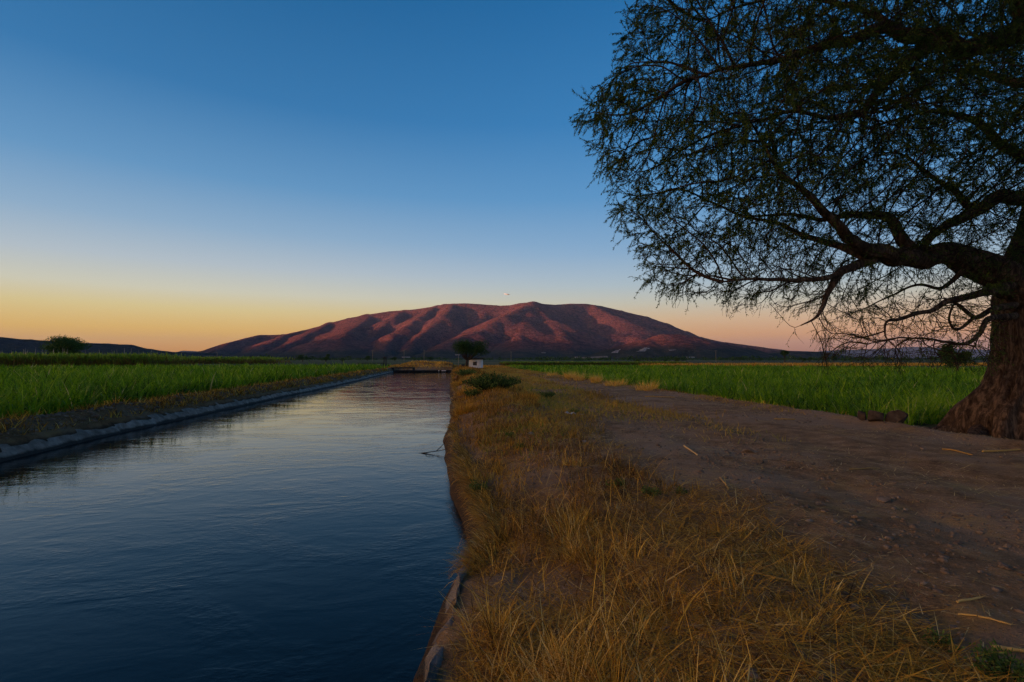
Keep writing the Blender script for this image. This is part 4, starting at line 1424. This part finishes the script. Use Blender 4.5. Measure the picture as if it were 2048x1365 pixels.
def bark_tube(rows, sides, sub_=10, furrow=.10, seed=0, flare=None):
    """Trunk or limb with furrowed, lumpy bark modelled into it. rows: x, y, z, r"""
    S = smooth_path(rows, sub_)
    P, r = S[:, :3], np.maximum(S[:, 3], .004)
    T, U, Wv = frames(P)
    a = np.arange(sides) / sides * 2 * math.pi
    ln = np.concatenate([[0], np.cumsum(np.linalg.norm(np.diff(P, axis=0), axis=1))])
    ca, sa = np.cos(a)[None, :], np.sin(a)[None, :]
    q = ln[:, None]
    lump = fbm(ca * 1.3 + q * .55 + seed, sa * 1.3 + q * .3, 3, seed)
    fur = fbm(a[None, :] * 4.2 + .5 * fbm(ca * 2 + q, sa * 2, 2, seed + 5) * 2, q * 1.4 + seed, 4, seed + 9)
    seam = np.abs(vnoise(a[None, :] * 4 / math.pi * 2 + .8 * lump, q * .7, seed + 3))
    rdg = 1 - 2 * np.abs(fbm(ca * 3.2 + seed, sa * 3.2 + .35 * q, 3, seed + 21) * 1.3 + .25 * fbm(ca * 9, sa * 9 + q * 2.2, 2, seed + 23))
    rr = r[:, None] * (1 + 1.5 * furrow * lump + .5 * furrow * fur + .75 * furrow * (rdg - .6) - furrow * .9 * np.exp(-(seam / .05) ** 2))
    if flare is not None:
        rr = rr * flare(ln, a)
    V = P[:, None, :] + rr[:, :, None] * (U[:, None, :] * ca[:, :, None] + Wv[:, None, :] * sa[:, :, None])
    n = len(P)
    i, j = np.meshgrid(np.arange(n - 1), np.arange(sides), indexing='ij')
    j2 = (j + 1) % sides
    F = np.stack([i * sides + j, i * sides + j2, (i + 1) * sides + j2, (i + 1) * sides + j], -1).reshape(-1, 4)
    return (V.reshape(-1, 3), F)


def bark_material():
    m, n, l, b = newmat('furrowed bark', .95, .1)
    p = geo_pos(n)
    mp = n.new('ShaderNodeMapping')
    mp.inputs['Scale'].default_value = (1, 1, .26)
    l.new(p, mp.inputs['Vector'])
    f = noise(n, l, 13, 8, .68, mp.outputs[0], .5)
    c = ramp(n, [(.34, (.016, .010, .008)), (.5, (.06, .038, .025)), (.64, (.17, .11, .072))])
    l.new(f, c.inputs[0])
    lich = mixc(n, l, math_node(n, l, 'MULTIPLY', ramp_fac(n, l, noise(n, l, 3.2, 6, .7, p), .55, .68), .5), c.outputs[0], (.15, .115, .085))
    l.new(lich, b.inputs['Base Color'])
    bn = n.new('ShaderNodeBump')
    bn.inputs['Strength'].default_value = 1.0
    bn.inputs['Distance'].default_value = .05
    l.new(f, bn.inputs['Height'])
    l.new(bn.outputs[0], b.inputs['Normal'])
    return m


M_trunk = bark_material()
T0 = pix(2035, 872, TD)
trunk_rows = np.array([[T0[0] + .05, T0[1], -.35, .80], [T0[0] + .05, T0[1], .12, .76], [*pix(2060, 790, TD), .71], [*pix(2074, 720, TD), .71], [*pix(2076, 650, TD), .72], [*pix(2072, 590, TD), .70],
                       [*pix(2075, 520, TD + .1), .58], [*pix(2095, 420, TD + .3), .46], [*pix(2110, 300, TD + .5), .40], [*pix(2105, 180, TD + .6), .34], [*pix(2110, 80, TD + .6), .28], [*pix(2150, -60, TD + .9), .2], [*pix(2230, -220, TD + 1.2), .1]])


def flare(ln, a):
    # buttress roots spreading at the base
    b_ = np.exp(-np.maximum(ln - .3, 0) / .55)[:, None]
    lob = .14 + .52 * np.maximum(0, np.cos(3 * a + .6)) ** 2 + .3 * np.maximum(0, np.cos(5 * a + 2.1)) ** 3
    return 1 + b_ * lob[None, :]


trunk_parts = [bark_tube(trunk_rows, 150, 16, .10, 3, flare)]
# surface roots running out over the ground
for k, (dx, dy, L, r0) in enumerate([(-.95, -.30, 1.7, .30), (-.35, -1.0, 1.6, .32), (.55, -.9, 2.4, .34), (-1.0, .5, 1.5, .24), (.9, .6, 1.6, .25)]):
    dv = unit(np.array([dx, dy]))
    pts = []
    for t in np.linspace(.15, 1, 7):
        x, y = TB[0] + dv[0] * (L * t + .35), TB[1] + dv[1] * (L * t + .35) + .16 * math.sin(t * 4 + k)
        pts.append([x, y, float(ground_h(x, y)) + r0 * (.75 * (1 - t) ** 1.2 - .25 * t), r0 * (1.15 - t * .95)])
    trunk_parts.append(bark_tube(np.array(pts), 28, 8, .12, 11 + k))
mk('trunk', trunk_parts, M_trunk, tree, smooth=True)

LIMBS = [
    # the great bent arm
    [(2066, 640, 11.6, .52), (2030, 580, 11.5, .46), (1985, 545, 11.4, .40), (1935, 520, 11.2, .335), (1895, 508, 11.0, .29), (1850, 510, 10.8, .25), (1800, 506, 10.6, .225), (1750, 512, 10.4, .20), (1715, 500, 10.2, .16), (1690, 472, 10.0, .13), (1655, 428, 9.8, .10), (1612, 385, 9.6, .075), (1565, 345, 9.4, .05), (1530, 290, 9.2, .03)],
    [(1835, 508, 10.8, .17), (1808, 482, 10.9, .15), (1785, 452, 11.0, .13), (1750, 432, 11.1, .11), (1700, 430, 11.2, .085), (1640, 440, 11.3, .06), (1570, 432, 11.4, .042), (1490, 430, 11.5, .026)],
    [(1760, 508, 10.5, .15), (1720, 528, 10.3, .12), (1682, 545, 10.1, .10), (1662, 575, 10.0, .07), (1648, 612, 9.9, .05), (1632, 635, 9.8, .03), (1604, 650, 9.8, .014)],
    [(1690, 542, 10.1, .08), (1650, 556, 10.0, .062), (1580, 562, 9.9, .05), (1510, 556, 9.8, .036), (1440, 568, 9.7, .022)],
    [(1735, 515, 10.4, .13), (1690, 500, 10.8, .10), (1630, 480, 11.2, .075), (1560, 450, 11.6, .055), (1480, 425, 12.0, .04), (1400, 405, 12.3, .026)],
    # limb dropping from the upper stem towards the arm
    [(2105, 372, 12.0, .22), (2048, 384, 11.8, .19), (1995, 398, 11.6, .17), (1950, 420, 11.4, .145), (1905, 445, 11.2, .12), (1870, 468, 11.1, .10), (1845, 490, 11.0, .08), (1820, 500, 10.8, .06)],
    [(1950, 420, 11.4, .10), (1910, 390, 11.6, .08), (1870, 370, 11.8, .06), (1830, 330, 12.0, .045), (1790, 300, 12.2, .03)],
    # upper great limb
    [(2108, 95, 12.2, .30), (2050, 72, 12.0, .27), (1980, 82, 11.8, .25), (1900, 88, 11.5, .22), (1830, 72, 11.2, .19), (1770, 60, 10.9, .16), (1700, 76, 10.6, .13), (1620, 100, 10.3, .10), (1540, 122, 10.0, .07), (1450, 138, 9.8, .045), (1370, 160, 9.6, .025)],
    [(1870, 82, 11.4, .16), (1820, 120, 11.2, .135), (1772, 160, 11.0, .115), (1742, 200, 10.9, .10), (1716, 224, 10.8, .085), (1660, 230, 10.7, .06), (1590, 226, 10.6, .045), (1510, 240, 10.5, .028), (1440, 262, 10.4, .018)],
    [(1795, 64, 11.0, .10), (1740, 30, 11.2, .085), (1670, 5, 11.4, .07), (1590, -10, 11.6, .05), (1500, 10, 11.8, .035), (1410, 40, 12.0, .02)],
    [(2108, 340, 12.1, .16), (2048, 322, 12.2, .14), (2000, 288, 12.4, .115), (1968, 255, 12.6, .10), (1925, 228, 12.8, .08), (1860, 222, 13.0, .06), (1780, 245, 13.2, .04), (1700, 270, 13.4, .025)],
    # low limbs under the arm
    [(2030, 566, 11.2, .13), (1985, 577, 10.9, .10), (1940, 594, 10.7, .085), (1900, 604, 10.5, .07), (1868, 620, 10.4, .06), (1840, 628, 10.3, .05), (1808, 636, 10.2, .045), (1778, 642, 10.1, .03), (1768, 668, 10.1, .02), (1785, 690, 10.1, .01)],
    [(2030, 610, 11.2, .09), (1985, 620, 11.0, .065), (1945, 638, 10.9, .05), (1910, 610, 10.8, .035), (1885, 600, 10.8, .025)],
    [(1945, 638, 10.9, .04), (1915, 658, 10.8, .03), (1902, 640, 10.7, .025), (1910, 605, 10.6, .016)],
    [(2030, 632, 11.2, .09), (1978, 640, 11.0, .065), (1965, 668, 10.9, .05), (1930, 683, 10.8, .04), (1870, 682, 10.7, .03), (1800, 680, 10.6, .02), (1740, 690, 10.5, .012)],
    [(1935, 535, 11.1, .07), (1880, 575, 11.3, .05), (1830, 570, 11.5, .035), (1790, 590, 11.7, .025), (1730, 620, 11.8, .014)],
    # limbs that leave the frame or run towards and away from the viewer
    [(2110, 330, 12.1, .24), (2200, 250, 11.6, .2), (2330, 180, 11.0, .14), (2480, 120, 10.4, .07), (2600, 100, 10, .03)],
    [(2085, 470, 11.8, .22), (2180, 420, 12.6, .18), (2300, 400, 13.4, .12), (2450, 380, 14.2, .05)],
    [(2108, 200, 12.2, .22), (2080, 120, 11.0, .18), (2020, -40, 10.0, .13), (1900, -160, 9.2, .08), (1780, -220, 8.6, .04)],
    [(2108, 230, 12.3, .2), (2070, 180, 13.4, .16), (1990, 150, 14.4, .11), (1880, 140, 15.4, .06), (1780, 160, 16.2, .03)],
]
limb_nodes = []
for k, rows in enumerate(LIMBS):
    L = limb_pts(rows)
    S = smooth_path(L, 6)
    # knobbly wander
    P = S[:, :3]
    ln = np.concatenate([[0], np.cumsum(np.linalg.norm(np.diff(P, axis=0), axis=1))])
    wv = np.stack([fbm(ln * 1.1, ln * 0 + k, 3, 201), fbm(ln * 1.1, ln * 0 + k, 3, 202), fbm(ln * 1.1, ln * 0 + k, 3, 203)], 1)
    fade = np.minimum(1, ln / .6)[:, None]
    P = P + wv * .20 * fade * np.clip(S[:, 3:] * 6, .5, 1)
    S = np.concatenate([P, S[:, 3:]], 1)
    sides = 72 if k == 0 else (28 if S[:, 3].max() > .12 else 14)
    mk('limb', [bark_tube(S, sides, 3, .09, 31 + k)], M_trunk, tree, smooth=True)
    limb_nodes.append(S)

# --- branching grown through the crown's volume towards scattered points
edge = np.array([(1275, -60), (1268, 0), (1255, 60), (1238, 125), (1205, 170), (1150, 236), (1200, 300), (1196, 330), (1238, 385), (1228, 425), (1262, 470), (1285, 520), (1292, 560), (1335, 590), (1400, 598),
                 (1470, 610), (1560, 625), (1640, 632), (1700, 615), (1760, 590), (1830, 560), (1900, 560), (1960, 580), (2010, 560), (2100, 540), (2300, 520), (2500, 420), (2560, 200), (2500, -100), (2300, -330), (1900, -420), (1500, -300), (1320, -160)], float)


def in_poly(P, poly):
    x, y = P[:, 0], P[:, 1]
    c = np.zeros(len(P), bool)
    j = len(poly) - 1
    for i in range(len(poly)):
        xi, yi = poly[i]
        xj, yj = poly[j]
        t = ((yi > y) != (yj > y)) & (x < (xj - xi) * (y - yi) / (yj - yi + 1e-9) + xi)
        c ^= t
        j = i
    return c


def edge_dist(P, poly):
    d = np.full(len(P), 1e9)
    for a, b in zip(poly, np.roll(poly, -1, 0)):
        ab = b - a
        t = np.clip(((P - a) @ ab) / (ab @ ab), 0, 1)
        d = np.minimum(d, np.linalg.norm(P - a - t[:, None] * ab, axis=1))
    return d


q = np.stack([rng.uniform(1140, 2560, 56000), rng.uniform(-420, 640, 56000)], 1)
q = q[in_poly(q, edge)]
# thinner far outside the frame
q = q[(q[:, 0] < 2150) | (rng.random(len(q)) < .3)]
q = q[(q[:, 0] < 1600) | (q[:, 1] > 470) | (rng.random(len(q)) < .85)]
q = q[(q[:, 1] > -80) | (rng.random(len(q)) < .4)]
# airy holes seen through the crown
hole = vnoise(q[:, 0] / 95, q[:, 1] / 70, 211) + .5 * vnoise(q[:, 0] / 40, q[:, 1] / 34, 212)
q = q[(hole > -.30) | (rng.random(len(q)) < .25)]
ed = edge_dist(q, edge)
half = np.clip(.5 + ed * .0085, .5, 2.7)
dep = 11.0 + (q[:, 0] - 1700) * .0006 + half * rng.uniform(-1, 1, len(q))
att = np.array([pix(px, py, d) for (px, py), d in zip(q, dep)])
# sparse twigs that hang under the bent arm
q2 = np.stack([rng.uniform(1640, 2000, 7000), rng.uniform(545, 745, 7000)], 1)
low = 712 + 45 * vnoise(q2[:, 0] / 30, q2[:, 0] * 0, 214)
q2 = q2[(q2[:, 1] < low) & (q2[:, 1] > 625 - (q2[:, 0] - 1640) * .18)]
att2 = np.array([pix(px, py, d) for (px, py), d in zip(q2, 10.7 + rng.uniform(-.9, .9, len(q2)))])
# long trailing shoots with a few stray ends beyond the outline
att = np.concatenate([att, att2])
att = att[att[:, 2] > 1.2]

STEP, KILL, REACH = .17, .22, 3.2
pos, par = [], []
seedr = []
for S in limb_nodes:
    prev = -1
    acc = 0
    last = None
    for row in S:
        if last is None or np.linalg.norm(row[:3] - last) > STEP:
            if row[3] < .30:
                pos.append(row[:3])
                par.append(prev)
                seedr.append(row[3])
                prev = len(pos) - 1
            last = row[:3]
nseed = len(pos)
pos = [np.array(p) for p in pos]
alive = np.ones(len(att), bool)
near_i = np.zeros(len(att), int)
near_d = np.full(len(att), 1e9)
newstart = 0
kid_pos = {}
for it in range(110):
    # distance of every living attractor to the newest nodes
    kd = kdtree.KDTree(len(pos) - newstart)
    for i in range(newstart, len(pos)):
        kd.insert(pos[i], i)
    kd.balance()
    idx = np.nonzero(alive)[0]
    for ai in idx:
        co, i, d = kd.find(att[ai])
        if d < near_d[ai]:
            near_d[ai] = d
            near_i[ai] = i
    newstart = len(pos)
    alive &= near_d > KILL
    idx = np.nonzero(alive & (near_d < REACH))[0]
    if len(idx) < 4:
        break
    order = np.argsort(near_i[idx], kind='stable')
    idx = idx[order]
    ni = near_i[idx]
    st = np.nonzero(np.concatenate([[True], ni[1:] != ni[:-1]]))[0]
    en = np.concatenate([st[1:], [len(ni)]])
    PA = np.array(pos)
    added = 0
    for s_, e_ in zip(st, en):
        i = ni[s_]
        v = unit(att[idx[s_:e_]] - PA[i]).sum(0)
        nv = np.linalg.norm(v)
        if nv < 1e-3:
            continue
        v = v / nv
        pr = par[i]
        if pr >= 0:
            v = v + .55 * unit(PA[i] - PA[pr])
        v = v + rng.normal(0, .16, 3) + [0, 0, .02]
        c_ = PA[i] + unit(v) * STEP
        sib = kid_pos.setdefault(int(i), [])
        if len(sib) >= 4 or any(np.linalg.norm(c_ - w_) < .6 * STEP for w_ in sib):
            continue
        sib.append(c_)
        pos.append(c_)
        par.append(int(i))
        added += 1
    if added < 3:
        break
PA = np.array(pos)
par = np.array(par)
npos = len(PA)
kids = [[] for _ in range(npos)]
for i, p_ in enumerate(par):
    if p_ >= 0:
        kids[p_].append(i)
rad = np.zeros(npos)
EXPN = 2.35
for i in range(npos - 1, -1, -1):
    if not kids[i] or all(k_ < nseed for k_ in kids[i]):
        rad[i] = max(rad[i], .0065)
    else:
        rad[i] = sum(rad[k_] ** EXPN for k_ in kids[i] if k_ >= nseed) ** (1 / EXPN)
rad = np.minimum(rad, .075)
# chains to tubes
branch_parts = []
done = np.zeros(npos, bool)
for i in range(nseed, npos):
    p_ = par[i]
    if p_ >= nseed and max([k_ for k_ in kids[p_] if k_ >= nseed], key=lambda c: rad[c]) == i:
        continue                                    # goes on from its parent's chain
    ch = [p_, i] if p_ >= 0 else [i]
    cur = i
    while True:
        ks = [k_ for k_ in kids[cur] if k_ >= nseed]
        if not ks:
            break
        cur = max(ks, key=lambda c: rad[c])
        ch.append(cur)
    pts = PA[ch]
    rr = rad[ch].copy()
    rr[0] = rr[1] if len(rr) > 1 else rr[0]
    if len(pts) < 2:
        continue
    if len(pts) > 3:
        pts = pts.copy()
        pts[1:-1] = pts[1:-1] * .5 + (pts[:-2] + pts[2:]) * .25
    sd = 7 if rr.max() > .03 else (5 if rr.max() > .012 else 3)
    branch_parts += tube1(pts, rr, sd, cap=False)
# hanging twiglets with feathery leaves along them
thin = np.nonzero((rad < .016) & (np.arange(npos) >= nseed))[0]
tw_n = rng.poisson(2.1, len(thin))
src = np.repeat(thin, tw_n)
low_zone = PA[src][:, 2] < 3.0
kk = len(src)
bd = unit(PA[src] - PA[par[src]])
tdir = unit(bd * .9 + rng.normal(0, .42, (kk, 3)) + [0, 0, -.30])
tl = rng.uniform(.18, .50, kk) * np.where(low_zone, .8, 1)
nseg = 5
tw = np.zeros((kk, nseg, 3))
c = PA[src] + rng.normal(0, .02, (kk, 3))
dcur = tdir
for s_ in range(nseg):
    tw[:, s_] = c
    c = c + dcur * (tl / (nseg - 1))[:, None]
    dcur = unit(dcur + rng.normal(0, .16, (kk, 3)) + [0, 0, -.10])
# twig strips: thin three-sided rods
offs = np.array([[1, 0, 0], [-.5, .87, 0], [-.5, -.5, .7]])
rw = np.linspace(.0042, .0018, nseg)
TV = tw[:, :, None, :] + offs[None, None] * rw[None, :, None, None]
base_i = (np.arange(kk) * nseg * 3)[:, None]
quads = []
for s_ in range(nseg - 1):
    for j in range(3):
        j2 = (j + 1) % 3
        quads.append(base_i + np.array([s_ * 3 + j, s_ * 3 + j2, (s_ + 1) * 3 + j2, (s_ + 1) * 3 + j])[None])
branch_parts.append((TV.reshape(-1, 3), np.concatenate(quads)))
o = mk('branchwork', branch_parts, M_twig, tree)
o['kind'] = 'stuff'
# leaves
lz = np.where(low_zone, .22, 1.0)
dens_leaf = np.clip(1 + 2.0 * vnoise(PA[src][:, 0] * 1.1, PA[src][:, 2] * 1.1 + PA[src][:, 1] * .6, 221), .15, 2.0) * lz
dens_leaf = dens_leaf * (1 + .32 * sstep(4.2, 6.8, PA[src][:, 2]))
ln_ = rng.poisson(25 * dens_leaf)
si = np.repeat(np.arange(kk), ln_)
t = rng.uniform(.1, 1, len(si)) * (nseg - 1)
i0 = np.clip(t.astype(int), 0, nseg - 2)
f = (t - i0)[:, None]
C = tw[si, i0] * (1 - f) + tw[si, i0 + 1] * f
ax_ = unit(tw[si, i0 + 1] - tw[si, i0])
D = unit(ax_ * .75 + rng.normal(0, .48, (len(si), 3)) + [0, 0, -.15])
tt = np.clip(rng.normal(.45, .2, len(si)) + .25 * vnoise(C[:, 0] * .8, C[:, 2] * .8, 222), 0, .93)
tt[rng.random(len(si)) < .004] = 1.0
lq, tv = leafquads(C, D, rng.uniform(.03, .075, len(si)), rng.uniform(.008, .016, len(si)), tt)
mk('crown', [lq], M_leaf, tree, tint=tv)
print('TREE nodes', npos, 'twigs', kk, 'leaves', len(si))

# small bright cloud above the summit
c = pix(1014, 589, 24000)
bm = bmesh.new()
bmesh.ops.create_icosphere(bm, subdivisions=5, radius=1)
V = np.array([v.co[:] for v in bm.verts])
F = np.array([[v.index for v in f.verts] for f in bm.faces])
bm.free()
V = V * (1 + .7 * fbm(V[:, 0] * 2.2 + 3, V[:, 1] * 2 + V[:, 2] * 2, 4, 301))[:, None]
V = V * [120, 50, 15]
V[:, 2] -= V[:, 0] * .12
V = V + c
M_cloud = mat_noise('cloud', [(.3, (.75, .75, .75)), (.7, (.9, .9, .9))], .01)
o = mk('cloud', [(V, F)], M_cloud, smooth=True)
tag(o, 'tiny bright wisp of cloud above the summit', 'cloud', kind='structure')

# haze over the plain
hz_m = bpy.data.materials.new('valley haze')
hz_m.use_nodes = True
hn = hz_m.node_tree
for q_ in list(hn.nodes):
    if q_.type != 'OUTPUT_MATERIAL':
        hn.nodes.remove(q_)
pv = hn.nodes.new('ShaderNodeVolumePrincipled')
pv.inputs['Color'].default_value = (.32, .58, 1.0, 1)
pv.inputs['Density'].default_value = HAZE
pv.inputs['Anisotropy'].default_value = 0.0
hn.links.new(pv.outputs[0], hn.nodes['Material Output'].inputs['Volume'])
o = mk('haze', [box(-19500, 26500, -19000, 23500, -40, 900)], hz_m)
tag(o, 'thin evening haze over the valley', 'haze', kind='stuff')
